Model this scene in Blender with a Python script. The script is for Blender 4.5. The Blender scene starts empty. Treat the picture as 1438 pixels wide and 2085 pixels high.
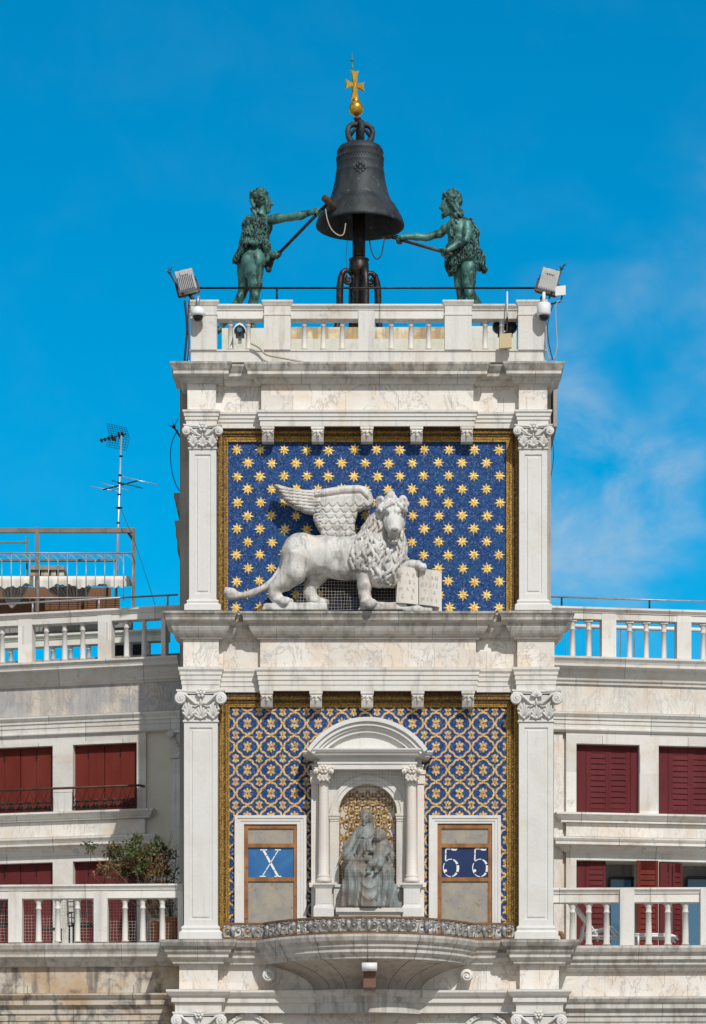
import bpy, bmesh, math, random
import numpy as np
from mathutils import Vector
R = math.radians
SC = bpy.context.scene
COL = SC.collection
random.seed(7); NPR = np.random.RandomState(5)

# ---------------------------------------------------------------- camera
D, F, YH, ZC = 58.0, 6670.0, 2600.0, 1.7     # distance to the tower front, focal length (photo pixels), horizon row, eye height
cam_d = bpy.data.cameras.new('camera'); cam = bpy.data.objects.new('camera', cam_d); COL.objects.link(cam)
cam.location = (0, -D, ZC); cam.rotation_euler = (R(90), 0, 0)
cam_d.sensor_fit = 'VERTICAL'; cam_d.sensor_height = 36.0; cam_d.sensor_width = 36.0
cam_d.lens = F/2085*36.0; cam_d.shift_y = (YH-1042.5)/2085
cam_d.clip_start = 1; cam_d.clip_end = 6000
SC.camera = cam
def X(px, Y=0.0): return (px-719.0)/F*(D+Y)
def Z(py, Y=0.0): return ZC+(YH-py)/F*(D+Y)
def Q(px, py, Y=0.0): return np.array((X(px, Y), Y, Z(py, Y)))
PXM = F/D                                     # photo pixels per metre on the tower front

# ---------------------------------------------------------------- sky, sun, exposure
SUN_EL, SUN_AZ = 43.0, 18.5                   # azimuth to the right of the facade's normal
w = bpy.data.worlds.new('World'); SC.world = w; w.use_nodes = True
nt = w.node_tree; N = nt.nodes; LK = nt.links
for n in list(N): N.remove(n)
wo = N.new('ShaderNodeOutputWorld'); bg = N.new('ShaderNodeBackground'); sky = N.new('ShaderNodeTexSky')
sky.sky_type = 'NISHITA'; sky.sun_disc = False; sky.sun_elevation = R(SUN_EL); sky.sun_rotation = R(180-SUN_AZ)
sky.altitude = 0; sky.air_density = 1.0; sky.dust_density = 0.3; sky.ozone_density = 4.0
hs = N.new('ShaderNodeHueSaturation'); hs.inputs['Saturation'].default_value = 2.0; hs.inputs['Value'].default_value = 1.31
hs.inputs['Hue'].default_value = 0.484
LK.new(sky.outputs[0], hs.inputs['Color'])
tc = N.new('ShaderNodeTexCoord')
def wnoise(scale, sx, sz, detail, rough, off):
    mp = N.new('ShaderNodeMapping'); mp.inputs['Scale'].default_value = (sx, 1, sz); mp.inputs['Location'].default_value = off
    LK.new(tc.outputs['Generated'], mp.inputs[0])
    n = N.new('ShaderNodeTexNoise'); n.inputs['Scale'].default_value = scale; n.inputs['Detail'].default_value = detail
    n.inputs['Roughness'].default_value = rough; n.inputs['Distortion'].default_value = 0.25
    LK.new(mp.outputs[0], n.inputs['Vector']); return n.outputs['Fac']
def wmath(op, a, b):
    m = N.new('ShaderNodeMath'); m.operation = op; m.use_clamp = False
    for i, v in enumerate((a, b)):
        if isinstance(v, (int, float)): m.inputs[i].default_value = v
        else: LK.new(v, m.inputs[i])
    return m.outputs[0]
def wramp(f, lo, hi):
    r = N.new('ShaderNodeMapRange'); r.interpolation_type = 'SMOOTHSTEP'
    LK.new(f, r.inputs[0]); r.inputs[1].default_value = lo; r.inputs[2].default_value = hi; return r.outputs[0]
sp = N.new('ShaderNodeSeparateXYZ'); LK.new(tc.outputs['Generated'], sp.inputs[0])
big = wramp(wnoise(13, 1.0, 1.4, 4, .5, (3.1, 0, 1.3)), .38, .62)
fine = wramp(wnoise(30, 1.0, 1.3, 9, .6, (1.7, 0, 4.3)), .28, .76)
side = wramp(sp.outputs['X'], .022, .066)
low = wramp(sp.outputs['Z'], .345, .245)
cl = wmath('MULTIPLY', wmath('MULTIPLY', big, fine), wmath('MULTIPLY', side, low))
thin = wmath('MULTIPLY', wramp(wnoise(26, 1, 1.3, 6, .55, (8, 0, 2)), .45, .8), .02)
cl = wmath('MINIMUM', wmath('ADD', wmath('MULTIPLY', cl, .72), thin), 1.0)
cm = N.new('ShaderNodeMix'); cm.data_type = 'RGBA'
LK.new(cl, cm.inputs[0]); LK.new(hs.outputs[0], cm.inputs[6]); cm.inputs[7].default_value = (4.6, 6.0, 7.4, 1)
hz = N.new('ShaderNodeMix'); hz.data_type = 'RGBA'                  # white haze added to the unseen sky behind the camera, for neutral fill
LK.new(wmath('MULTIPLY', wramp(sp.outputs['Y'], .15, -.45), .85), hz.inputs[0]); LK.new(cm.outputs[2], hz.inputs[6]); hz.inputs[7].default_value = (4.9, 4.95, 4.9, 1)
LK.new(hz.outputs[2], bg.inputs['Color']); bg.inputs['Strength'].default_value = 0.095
LK.new(bg.outputs[0], wo.inputs['Surface'])
sd = bpy.data.lights.new('sun', 'SUN'); sd.energy = 3.3; sd.angle = R(0.5); sd.color = (1.0, .97, .92)
so = bpy.data.objects.new('sun', sd); COL.objects.link(so)
sv = Vector((math.sin(R(SUN_AZ))*math.cos(R(SUN_EL)), -math.cos(R(SUN_AZ))*math.cos(R(SUN_EL)), math.sin(R(SUN_EL))))
so.rotation_euler = sv.to_track_quat('Z', 'Y').to_euler(); so.location = (20, -40, 60)
SC.view_settings.view_transform = 'Standard'; SC.view_settings.look = 'None'
SC.view_settings.exposure = 0.0; SC.view_settings.gamma = 1.0; SC.view_settings.use_curve_mapping = False

# ---------------------------------------------------------------- objects
ORG = {}
def tag(o, label=None, cat=None, group=None, kind=None):
    if label: o['label'] = label
    if cat: o['category'] = cat
    if group: o['group'] = group
    if kind: o['kind'] = kind
    return o
def thing(name, loc, label, cat, group=None):
    o = bpy.data.objects.new(name, None); COL.objects.link(o); o.location = tuple(float(v) for v in loc)
    o.empty_display_size = .2
    ORG[o.name] = np.array(loc, float); return tag(o, label, cat, group)
def link_mesh(name, me, mats, parent=None, origin=None, smooth=False):
    o = bpy.data.objects.new(name, me); COL.objects.link(o)
    for m in (mats if isinstance(mats, (list, tuple)) else [mats]): me.materials.append(M[m])
    if parent is not None:
        o.parent = parent; ORG[o.name] = ORG[parent.name]
    else:
        ORG[o.name] = np.array(origin if origin is not None else (0, 0, 0), float); o.location = tuple(ORG[o.name])
    if smooth: me.polygons.foreach_set('use_smooth', [True]*len(me.polygons))
    return o
def copy_thing(o, delta, parent=None):
    c = o.copy(); COL.objects.link(c); ORG[c.name] = ORG[o.name]
    if parent is not None: c.parent = parent
    c.location = tuple(o.location[i]+delta[i] for i in range(3))
    for ch in list(o.children): copy_thing(ch, (0, 0, 0), c)
    return c

def norm(v): v = np.array(v, float); return v/max(1e-9, np.linalg.norm(v))
class MB:
    def __init__(s): s.v = []; s.f = []; s.m = []; s.cur = 0; s.sm = []; s.smooth = False
    def add(s, vs, fs):
        b = len(s.v); s.v += [tuple(float(c) for c in p) for p in vs]
        for f in fs: s.f.append(tuple(b+i for i in f)); s.m.append(s.cur); s.sm.append(s.smooth)
        return s
    def hexa(s, p): return s.add(p, [(0,3,2,1),(4,5,6,7),(0,1,5,4),(1,2,6,5),(2,3,7,6),(3,0,4,7)])
    def box(s, x0, x1, y0, y1, z0, z1):
        return s.hexa([(x0,y0,z0),(x1,y0,z0),(x1,y1,z0),(x0,y1,z0),(x0,y0,z1),(x1,y0,z1),(x1,y1,z1),(x0,y1,z1)])
    def pbox(s, px0, px1, py0, py1, y0, y1):          # front face at y0 covers these photo pixels
        return s.box(X(px0,y0), X(px1,y0), y0, y1, Z(py1,y0), Z(py0,y0))
    def bar(s, a, b, wd, ht, up=(0,0,1)):
        a = np.array(a, float); b = np.array(b, float); d = norm(b-a); up = np.array(up, float)
        if abs(d@up) > .98: up = np.array((1., 0, 0))
        l = norm(np.cross(d, up)); u = np.cross(l, d)
        o = [(-wd/2,-ht/2),(wd/2,-ht/2),(wd/2,ht/2),(-wd/2,ht/2)]
        p = [a+l*i+u*j for i, j in o]+[b+l*i+u*j for i, j in o]
        return s.add(p, [(0,1,2,3),(7,6,5,4),(0,4,5,1),(1,5,6,2),(2,6,7,3),(3,7,4,0)])
    def tube(s, pts, r, n=8, closed=False, cap=True, flat=None):
        pts = [np.array(p, float) for p in pts]; m = len(pts)
        rs = [r]*m if np.isscalar(r) else list(r)
        vs = []; prev = None
        for i, p in enumerate(pts):
            if closed: t = pts[(i+1) % m]-pts[i-1]
            else: t = pts[min(i+1, m-1)]-pts[max(i-1, 0)]
            t = norm(t)
            if prev is None:
                a = np.array((0, 1., 0)) if abs(t[1]) < .9 else np.array((1., 0, 0))
                nrm = norm(np.cross(t, np.cross(a, t)))
            else: nrm = norm(prev-t*(prev@t))
            prev = nrm; bi = np.cross(t, nrm)
            for k in range(n):
                a = 2*math.pi*k/n; q = nrm*math.cos(a)*(flat or 1)+bi*math.sin(a)
                vs.append(p+q*rs[i])
        fs = []
        for i in range(m if closed else m-1):
            j = (i+1) % m
            for k in range(n): fs.append((i*n+k, i*n+(k+1) % n, j*n+(k+1) % n, j*n+k))
        if cap and not closed: fs.append(tuple(range(n-1, -1, -1))); fs.append(tuple((m-1)*n+k for k in range(n)))
        return s.add(vs, fs)
    def lathe(s, prof, c=(0,0,0), n=24, axis='z', cap=True):   # prof: (radius, height)
        vs = []; fs = []; m = len(prof)
        for r, h in prof:
            for k in range(n):
                a = 2*math.pi*k/n; x, y = r*math.cos(a), r*math.sin(a)
                vs.append((c[0]+x, c[1]+y, c[2]+h) if axis == 'z' else ((c[0]+x, c[1]+h, c[2]+y) if axis == 'y' else (c[0]+h, c[1]+x, c[2]+y)))
        for i in range(m-1):
            for k in range(n): fs.append((i*n+k, i*n+(k+1) % n, (i+1)*n+(k+1) % n, (i+1)*n+k))
        if cap: fs.append(tuple(range(n))); fs.append(tuple((m-1)*n+k for k in range(n)))
        return s.add(vs, fs)
    def ball(s, c, r, n=10, m=7):
        r = (r, r, r) if np.isscalar(r) else r
        vs = [(c[0]+r[0]*math.sin(math.pi*i/m)*math.cos(2*math.pi*k/n), c[1]+r[1]*math.sin(math.pi*i/m)*math.sin(2*math.pi*k/n), c[2]+r[2]*math.cos(math.pi*i/m)) for i in range(m+1) for k in range(n)]
        fs = [(i*n+k, i*n+(k+1) % n, (i+1)*n+(k+1) % n, (i+1)*n+k) for i in range(m) for k in range(n)]
        return s.add(vs, fs)
    def prism(s, poly, y0, y1):                       # poly of (x, z), extruded along y
        n = len(poly)
        vs = [(x, y0, z) for x, z in poly]+[(x, y1, z) for x, z in poly]
        return s.add(vs, [tuple(range(n)), tuple(range(2*n-1, n-1, -1))]+[(i, n+i, n+(i+1) % n, (i+1) % n) for i in range(n)])
    def strip(s, pts, wd, y0, y1):                    # flat ribbon in the xz plane, extruded along y
        pts = [np.array(p, float) for p in pts]; m = len(pts); ws = [wd]*m if np.isscalar(wd) else wd
        L = []; Rr = []
        for i, p in enumerate(pts):
            t = norm(pts[min(i+1, m-1)]-pts[max(i-1, 0)]); nn = np.array((-t[1], t[0]))
            L.append(p+nn*ws[i]/2); Rr.append(p-nn*ws[i]/2)
        vs = []
        for a, b in zip(L, Rr): vs += [(a[0], y0, a[1]), (b[0], y0, b[1]), (b[0], y1, b[1]), (a[0], y1, a[1])]
        fs = [(0,1,2,3), tuple(4*(m-1)+k for k in (3,2,1,0))]
        for i in range(m-1):
            for k in range(4): fs.append((4*i+k, 4*(i+1)+k, 4*(i+1)+(k+1) % 4, 4*i+(k+1) % 4))
        return s.add(vs, fs)
    def sweep(s, path, prof, cap=True):               # path of (x, y); prof of (outward offset, z)
        path = [np.array(p, float) for p in path]; n = len(path); m = len(prof)
        ds = [norm(path[i+1]-path[i]) for i in range(n-1)]; ns = [np.array((d[1], -d[0])) for d in ds]
        vs = []
        for i, p in enumerate(path):
            a = ns[max(i-1, 0)]; b = ns[min(i, n-2)]; mi = (a+b)/(1+a@b)
            for o, z in prof: vs.append((p[0]+mi[0]*o, p[1]+mi[1]*o, z))
        fs = []
        for i in range(n-1):
            for k in range(m-1): fs.append((i*m+k, (i+1)*m+k, (i+1)*m+k+1, i*m+k+1))
        if cap: fs.append(tuple(range(m))); fs.append(tuple((n-1)*m+k for k in range(m-1, -1, -1)))
        return s.add(vs, fs)
    def panel(s, x0, x1, z0, z1, y, inset, depth, y1):  # box whose front has a sunk moulded panel
        a = [(x0,y,z0),(x1,y,z0),(x1,y,z1),(x0,y,z1)]
        def ring(i, dy): return [(x0+i, y+dy, z0+i), (x1-i, y+dy, z0+i), (x1-i, y+dy, z1-i), (x0+i, y+dy, z1-i)]
        vs = a+ring(inset, 0)+ring(inset+.008, depth)+ring(inset+.045, depth)+ring(inset+.055, depth*.3)+[(p[0], y1, p[2]) for p in a]
        fs = []
        for k in range(4):
            j = (k+1) % 4
            for q in range(4): fs.append((q*4+k, q*4+j, q*4+4+j, q*4+4+k))
            fs.append((k, 20+k, 20+j, j))
        fs.append((16,17,18,19)); fs.append((23,22,21,20))
        return s.add(vs, fs)
    def build(s, name, mats, parent=None, origin=None, smooth=None):
        off = ORG[parent.name] if parent is not None else np.array(origin if origin is not None else (0,0,0), float)
        me = bpy.data.meshes.new(name)
        va = np.array(s.v, float)-off
        me.from_pydata(va.tolist(), [], s.f); me.update()
        bm = bmesh.new(); bm.from_mesh(me); bmesh.ops.recalc_face_normals(bm, faces=bm.faces); bm.to_mesh(me); bm.free()
        o = link_mesh(name, me, mats, parent, off)
        if len(s.m) == len(me.polygons):
            me.polygons.foreach_set('material_index', s.m)
            me.polygons.foreach_set('use_smooth', [True]*len(s.m) if smooth else s.sm)
        return o

# ---------------------------------------------------------------- materials
M = {}
class NG:
    def __init__(s, name):
        m = bpy.data.materials.new(name); m.use_nodes = True; s.m = m; s.t = m.node_tree
        s.p = s.t.nodes['Principled BSDF']; s.tc = s.t.nodes.new('ShaderNodeTexCoord'); s.co = s.tc.outputs['Object']; M[name] = m
    def n(s, t, **kw):
        x = s.t.nodes.new(t)
        for k, v in kw.items(): setattr(x, k, v)
        return x
    def put(s, sock, v):
        if hasattr(v, 'links') or isinstance(v, bpy.types.NodeSocket): s.t.links.new(v, sock)
        else: sock.default_value = v
    def map(s, sc, loc=(0,0,0), rot=(0,0,0)):
        x = s.n('ShaderNodeMapping'); s.t.links.new(s.co, x.inputs[0]); x.inputs['Scale'].default_value = sc; x.inputs['Location'].default_value = loc
        x.inputs['Rotation'].default_value = rot; return x.outputs[0]
    def noise(s, scale, detail=4, rough=.55, dist=0, vec=None):
        x = s.n('ShaderNodeTexNoise'); s.put(x.inputs['Vector'], vec or s.co)
        x.inputs['Scale'].default_value = scale; x.inputs['Detail'].default_value = detail; x.inputs['Roughness'].default_value = rough; x.inputs['Distortion'].default_value = dist
        return x.outputs['Fac']
    def rng(s, f, lo, hi, a=0., b=1.):
        x = s.n('ShaderNodeMapRange', interpolation_type='SMOOTHSTEP'); s.put(x.inputs[0], f)
        for i, v in ((1, lo), (2, hi), (3, a), (4, b)): x.inputs[i].default_value = v
        return x.outputs[0]
    def math(s, op, a, b=0.):
        x = s.n('ShaderNodeMath', operation=op); s.put(x.inputs[0], a); s.put(x.inputs[1], b); return x.outputs[0]
    def mix(s, f, a, b, mode='MIX'):
        x = s.n('ShaderNodeMix', data_type='RGBA', blend_type=mode); s.put(x.inputs[0], f)
        for i, v in ((6, a), (7, b)): s.put(x.inputs[i], (*v, 1) if isinstance(v, tuple) and len(v) == 3 else v)
        return x.outputs[2]
    def cell(s, size, jig=.0):                         # one random value per tessera
        v = s.n('ShaderNodeVectorMath', operation='MULTIPLY'); s.put(v.inputs[0], s.co); v.inputs[1].default_value = (1/size, 1/size, 1/size)
        f = s.n('ShaderNodeVectorMath', operation='FLOOR'); s.put(f.inputs[0], v.outputs[0])
        wn = s.n('ShaderNodeTexWhiteNoise', noise_dimensions='3D'); s.put(wn.inputs['Vector'], f.outputs[0]); return wn.outputs['Value']
    def ramp(s, f, stops):
        x = s.n('ShaderNodeValToRGB'); s.put(x.inputs[0], f); e = x.color_ramp.elements
        while len(e) > 1: e.remove(e[-1])
        e[0].position = stops[0][0]; e[0].color = (*stops[0][1], 1)
        for p, c in stops[1:]: k = e.new(p); k.color = (*c, 1)
        return x.outputs[0]
    def sep(s):
        x = s.n('ShaderNodeSeparateXYZ'); s.put(x.inputs[0], s.co); return x.outputs
    def fin(s, col, rough=.6, metal=0., bump=None, spec=.5):
        s.put(s.p.inputs['Base Color'], col if not isinstance(col, tuple) else (*col, 1)); s.put(s.p.inputs['Roughness'], rough); s.put(s.p.inputs['Metallic'], metal)
        s.p.inputs['Specular IOR Level'].default_value = spec
        if bump:
            b = s.n('ShaderNodeBump'); s.put(b.inputs['Height'], bump[0]); b.inputs['Strength'].default_value = bump[1]; b.inputs['Distance'].default_value = bump[2]
            s.put(s.p.inputs['Normal'], b.outputs[0])
        return s.m

def stone(name, base, warm, dirt, warm_amt=(.45, .7), streak=(.5, .75, .45), stain=(.55, .72, .35), vein=0., joint=None, rough=.62, rust=0., spots=.5):
    g = NG(name)
    oi = g.n('ShaderNodeObjectInfo').outputs['Random']
    c = g.mix(g.rng(g.noise(1.6, 5, .6, .4), *warm_amt), base, warm)
    c = g.mix(g.rng(g.noise(9, 5, .65), .45, .8, 0, .22), c, tuple(.8*b for b in base))
    if vein:
        v = g.math('ABSOLUTE', g.math('SUBTRACT', g.noise(1.9, 7, .62, 1.6, g.map((1, 1, .55), rot=(0, R(28), 0))), .5))
        c = g.mix(g.rng(v, .0, .022, vein, 0), c, tuple(.55*d+.05 for d in dirt))
    st = g.noise(1, 6, .62, .3, g.map((7, 7, .55)))
    c = g.mix(g.rng(st, streak[0], streak[1], 0, streak[2]), c, dirt)
    if rust:
        c = g.mix(g.rng(g.noise(1, 5, .6, .2, g.map((4.2, 4.2, .4), (3, 1, 0))), .58, .74, 0, rust), c, (.42, .24, .09))
    c = g.mix(g.rng(g.noise(2.3, 8, .7, .5, g.map((1, 1, 1), (5, 2, 7))), stain[0], stain[1], 0, stain[2]), c, dirt)
    c = g.mix(g.rng(g.noise(5, 9, .75, .3, g.map((1, 1, 1.4), (9, 2, 3))), .66, .74, 0, spots), c, tuple(.22*d for d in dirt))
    if joint:
        sx = g.sep()[0]; sx = g.math('ADD', sx, g.math('MULTIPLY', g.math('FLOOR', g.math('MULTIPLY', g.sep()[2], 2.9)), .437*joint)); fr = g.math('FRACT', g.math('ADD', g.math('DIVIDE', sx, joint), g.math('MULTIPLY', g.noise(.35, 0), .0)))
        c = g.mix(g.rng(fr, .004, .009, .75, 0), c, tuple(.25*d for d in dirt))
        wn = g.n('ShaderNodeTexWhiteNoise', noise_dimensions='1D'); g.put(wn.inputs['W'], g.math('FLOOR', g.math('DIVIDE', sx, joint)))
        c = g.mix(g.math('MULTIPLY', wn.outputs['Value'], .28), c, tuple(.72*b for b in dirt))
    c = g.mix(g.math('MULTIPLY', oi, .14), c, tuple(.7*b for b in base))
    b = g.math('ADD', g.math('MULTIPLY', g.noise(16, 6, .7), .9), g.math('MULTIPLY', g.noise(70, 3, .6), .3))
    return g.fin(c, rough, 0, (b, .35, .02), .35)
WH = (.70, .675, .635)
stone('marble', WH, (.70, .64, .56), (.30, .28, .26), streak=(.48, .74, .5), stain=(.55, .72, .4), spots=.5)
stone('marble_clean', (.70, .685, .655), (.66, .63, .58), (.42, .40, .37), streak=(.52, .78, .35), stain=(.58, .76, .28), spots=.25)
stone('cornice_stone', (.70, .67, .615), (.60, .52, .43), (.21, .195, .18), streak=(.44, .70, .65), stain=(.52, .7, .45), joint=1.37, rust=.35, spots=.6)
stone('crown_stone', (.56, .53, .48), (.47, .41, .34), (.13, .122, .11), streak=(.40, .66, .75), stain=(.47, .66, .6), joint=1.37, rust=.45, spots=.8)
stone('frieze_stone', (.85, .80, .735), (.78, .65, .52), (.45, .42, .40), (.4, .66), streak=(.56, .8, .3), stain=(.52, .75, .35), vein=.55, joint=.93, spots=.3)
stone('wing_stone', (.80, .77, .72), (.70, .62, .53), (.24, .225, .205), streak=(.54, .76, .5), stain=(.58, .70, .5), joint=1.61, rust=.25, spots=.6)
stone('wing_frieze', (.70, .61, .515), (.47, .46, .46), (.30, .29, .29), (.42, .58), streak=(.45, .62, .5), stain=(.5, .7, .4), vein=.6, joint=.47, spots=.3)
stone('wing_frieze_pale', (.80, .755, .69), (.74, .62, .51), (.44, .43, .42), (.44, .64), streak=(.5, .7, .4), stain=(.5, .74, .3), vein=.4, joint=.62, spots=.3)
stone('grimy_stone', (.66, .59, .50), (.56, .40, .25), (.13, .12, .115), (.4, .62), streak=(.5, .66, .75), stain=(.5, .64, .8), joint=1.9, spots=.9)
stone('plaster', (.66, .61, .51), (.62, .57, .47), (.42, .39, .34), streak=(.6, .85, .3), stain=(.6, .8, .3), spots=.1)
stone('statue_stone', (.70, .68, .645), (.66, .58, .51), (.20, .19, .178), (.46, .68), streak=(.44, .66, .6), stain=(.50, .62, .6), vein=.3, rough=.7, spots=1.0)
stone('book_stone', (.70, .655, .59), (.66, .57, .48), (.42, .39, .35), stain=(.55, .75, .3), rough=.7, spots=.2)
stone('stained_block', (.72, .66, .50), (.50, .33, .14), (.30, .21, .12), (.42, .6), streak=(.45, .62, .7), stain=(.48, .62, .6), rust=.6, spots=.5)
stone('step_stone', (.76, .74, .66), (.70, .70, .52), (.34, .33, .26), streak=(.5, .75, .4), stain=(.55, .7, .4), spots=.4)
stone('column_stone', (.76, .70, .64), (.74, .64, .565), (.5, .47, .44), streak=(.55, .8, .25), stain=(.6, .8, .2), spots=.1)
stone('dark_stone', (.30, .285, .265), (.24, .22, .2), (.10, .10, .10), streak=(.45, .7, .6))
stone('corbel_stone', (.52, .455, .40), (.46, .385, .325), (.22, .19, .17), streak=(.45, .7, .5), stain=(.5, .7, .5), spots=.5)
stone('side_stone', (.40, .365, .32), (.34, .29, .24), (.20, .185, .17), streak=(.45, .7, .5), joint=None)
stone('paving', (.27, .235, .20), (.24, .20, .165), (.2, .2, .19), streak=(.6, .9, .1))

def tess(name, stops, size, rough, metal, low=None, bump=.35):
    g = NG(name); c = g.ramp(g.cell(size), stops)
    if low: c = g.mix(g.rng(g.noise(low[0], 6, .6, .4), low[1], low[2], 0, low[3]), c, low[4])
    return g.fin(c, rough, metal, (g.cell(size*1.01), bump, .01), .25)
tess('blue_mosaic', [(0, (.004, .019, .080)), (.45, (.008, .048, .185)), (.75, (.013, .080, .27)), (.93, (.035, .10, .235)), (1, (.14, .17, .22))], .021, .65, 0, (1.8, .5, .75, .55, (.012, .085, .20)))
tess('gold_mosaic', [(0, (.42, .23, .035)), (.4, (.70, .44, .09)), (.75, (.84, .58, .18)), (1, (.95, .76, .36))], .021, .42, .25)
tess('peach_mosaic', [(0, (.34, .19, .055)), (.5, (.60, .37, .13)), (1, (.82, .60, .26))], .021, .45, .15, (.9, .48, .60, .7, (.58, .36, .21)))
tess('brown_gold', [(0, (.03, .018, .008)), (.5, (.10, .055, .018)), (.85, (.22, .13, .035)), (1, (.5, .34, .1))], .014, .4, .2)
tess('gold_band', [(0, (.14, .075, .016)), (.5, (.32, .18, .034)), (1, (.58, .36, .09))], .014, .42, .3)
tess('brown_band', [(0, (.04, .022, .012)), (.6, (.10, .055, .026)), (1, (.22, .13, .05))], .015, .5, .1)
g = NG('damask_back'); c = g.mix(g.rng(g.noise(3, 5, .6), .4, .7), (.62, .56, .50), (.50, .44, .38)); g.fin(c, .5)
g = NG('damask_gold'); g.fin(g.ramp(g.cell(.02), [(0, (.14, .06, .015)), (.6, (.26, .13, .03)), (1, (.62, .40, .10))]), .42, .3)

def metal(name, c1, c2, sc=6, rough=.5, met=.6, lo=.4, hi=.65, bump=.25, streakz=None, c3=None):
    g = NG(name)
    f = g.rng(g.noise(sc, 7, .65, .4, g.map((1, 1, streakz)) if streakz else None), lo, hi)
    c = g.mix(f, c1, c2)
    if c3: c = g.mix(g.rng(g.noise(sc*2.2, 6, .7, .2), .56, .68), c, c3)
    return g.fin(c, rough, met, (g.noise(sc*6, 5, .7), bump, .01), .2 if 'shutter' in name else .5)
metal('bronze_green', (.012, .030, .028), (.080, .215, .180), 4.5, .5, .22, .38, .56, .4, .35, (.165, .365, .31))
metal('bronze_tunic', (.010, .026, .024), (.075, .20, .17), 9, .6, .2, .40, .66, .5, None, (.13, .30, .26))
metal('bell_bronze', (.019, .023, .026), (.044, .052, .056), 3, .64, .3, .4, .62, .25, .3, (.085, .102, .102))
metal('bell_rust', (.10, .055, .03), (.05, .035, .025), 6, .6, .3)
metal('iron_dark', (.016, .014, .013), (.045, .034, .028), 8, .45, .6)
metal('iron_post', (.020, .015, .014), (.06, .042, .034), 7, .42, .55)
metal('gilding', (.62, .30, .03), (.86, .50, .08), 9, .30, .85, .3, .7, .1)
metal('statue_bronze', (.18, .15, .122), (.225, .27, .265), 3.2, .6, .1, .38, .66, .35, .5, (.095, .085, .075))
metal('rusty_wood', (.20, .075, .018), (.34, .15, .04), 4, .6, 0, .35, .65, .3, .4, (.10, .04, .015))
metal('worn_panel', (.36, .315, .25), (.27, .255, .235), 5, .6, .1, .35, .65, .3, .6, (.25, .18, .11))
metal('rail_silver', (.22, .215, .205), (.44, .43, .41), 10, .5, .25, .4, .6, .3, None, (.18, .09, .04))
metal('rail_rust', (.22, .10, .045), (.14, .075, .045), 8, .65, .1, .4, .6, .3)
metal('galvanised', (.42, .42, .42), (.30, .30, .29), 6, .45, .5, .4, .65, .1)
metal('rusty_frame', (.22, .20, .18), (.17, .14, .12), 4, .6, .2, .4, .6, .2, None, (.26, .10, .04))
metal('blue_plate', (.02, .11, .30), (.035, .17, .40), 2.5, .35, .0, .3, .75, .05)
metal('navy_plate', (.005, .021, .085), (.009, .032, .115), 2.5, .35, .0, .3, .75, .05)
metal('shutter_red', (.130, .017, .011), (.160, .027, .018), 3, .75, 0, .35, .65, .15, .25)
metal('shutter_wine', (.105, .015, .018), (.130, .023, .026), 3, .75, 0, .35, .65, .15, .25)
metal('terracotta', (.36, .12, .05), (.28, .10, .05), 5, .7, 0)
metal('lamp_grey', (.46, .46, .46), (.36, .36, .35), 5, .45, .2)
def plain(name, c, rough=.5, met=0., spec=.5): NG(name).fin(c, rough, met, None, spec)
plain('white_paint', (.8, .8, .78), .4); plain('number_white', (.80, .80, .76), .5); plain('camera_white', (.78, .78, .77), .3)
plain('black_plastic', (.012, .012, .014), .3); plain('cable_dark', (.02, .02, .02), .5); plain('cable_pale', (.42, .36, .30), .6)
plain('letter_cut', (.50, .44, .375), .8); plain('iron_black', (.012, .012, .014), .45, .4)
plain('room_dark', (.012, .011, .011), .8); plain('tan_box', (.55, .43, .25), .6); plain('net_cord', (.50, .46, .40), .7)
plain('aluminium', (.55, .57, .60), .35, .6); plain('plastic_white', (.75, .75, .73), .35); plain('green_paint', (.03, .12, .10), .5)
plain('wicker', (.20, .09, .04), .7); plain('drape', (.62, .56, .50), .8); plain('awning_cloth', (.78, .73, .66), .8)
plain('twig', (.16, .10, .06), .8); plain('soil', (.03, .02, .015), .9); plain('brick_red', (.17, .09, .06), .8)
g = NG('door_glass'); g.fin((.06, .15, .24), .08, 0, None, .8)  # blue of the reflected sky put into the base colour
for nm, a, b in (('leaf_green', (.035, .075, .018), (.09, .13, .03)), ('leaf_brown', (.22, .08, .03), (.30, .15, .06)), ('leaf_olive', (.10, .10, .025), (.06, .07, .02))):
    g = NG(nm); g.fin(g.mix(g.n('ShaderNodeNewGeometry').outputs['Random Per Island'], a, b), .55)
# ---------------------------------------------------------------- ground
mb = MB(); mb.add([(-3000,-3000,0),(3000,-3000,0),(3000,5000,0),(-3000,5000,0)], [(0,1,2,3)])
tag(mb.build('ground', 'paving'), kind='structure')

# ---------------------------------------------------------------- the clock tower
T = thing('clock_tower', (X(748), 0, 0), 'white marble clock tower with two blue and gold mosaic panels', 'tower')
YP, YS, YC = -.30, -.12, -.27          # faces of pilasters, of the slots beside them, of the middle block
mb = MB()
mb.box(X(367,.6), X(1121,.6), .45, 6.2, 0, Z(742,.6))
tw = mb.build('side_wall', 'side_stone', T)
mb = MB()
mb.box(X(383), X(1113), .30, .449, 0, Z(742))
mb.box(X(372), X(1128), -.02, .299, 0, Z(1960))
mb.build('wall', 'frieze_stone', T)
mb = MB()                                            # mouldings of the side fronts, seen edge on
for px, py0, py1 in ((355,1006,1012),(358,1012,1026),(362,1026,1042),(357,1062,1068),(359,1068,1092),(362,1092,1122),(368,1122,1128)):
    mb.box(X(px,2.4), X(369,2.4), 2.2, 5.2, Z(py1,2.3), Z(py0,2.3))
mb.box(X(1119,2.4), X(1126,2.4), 1.2, 5.2, Z(900,2.3), Z(786,2.3))
mb.build('side_cornice', 'side_stone', T)

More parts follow.
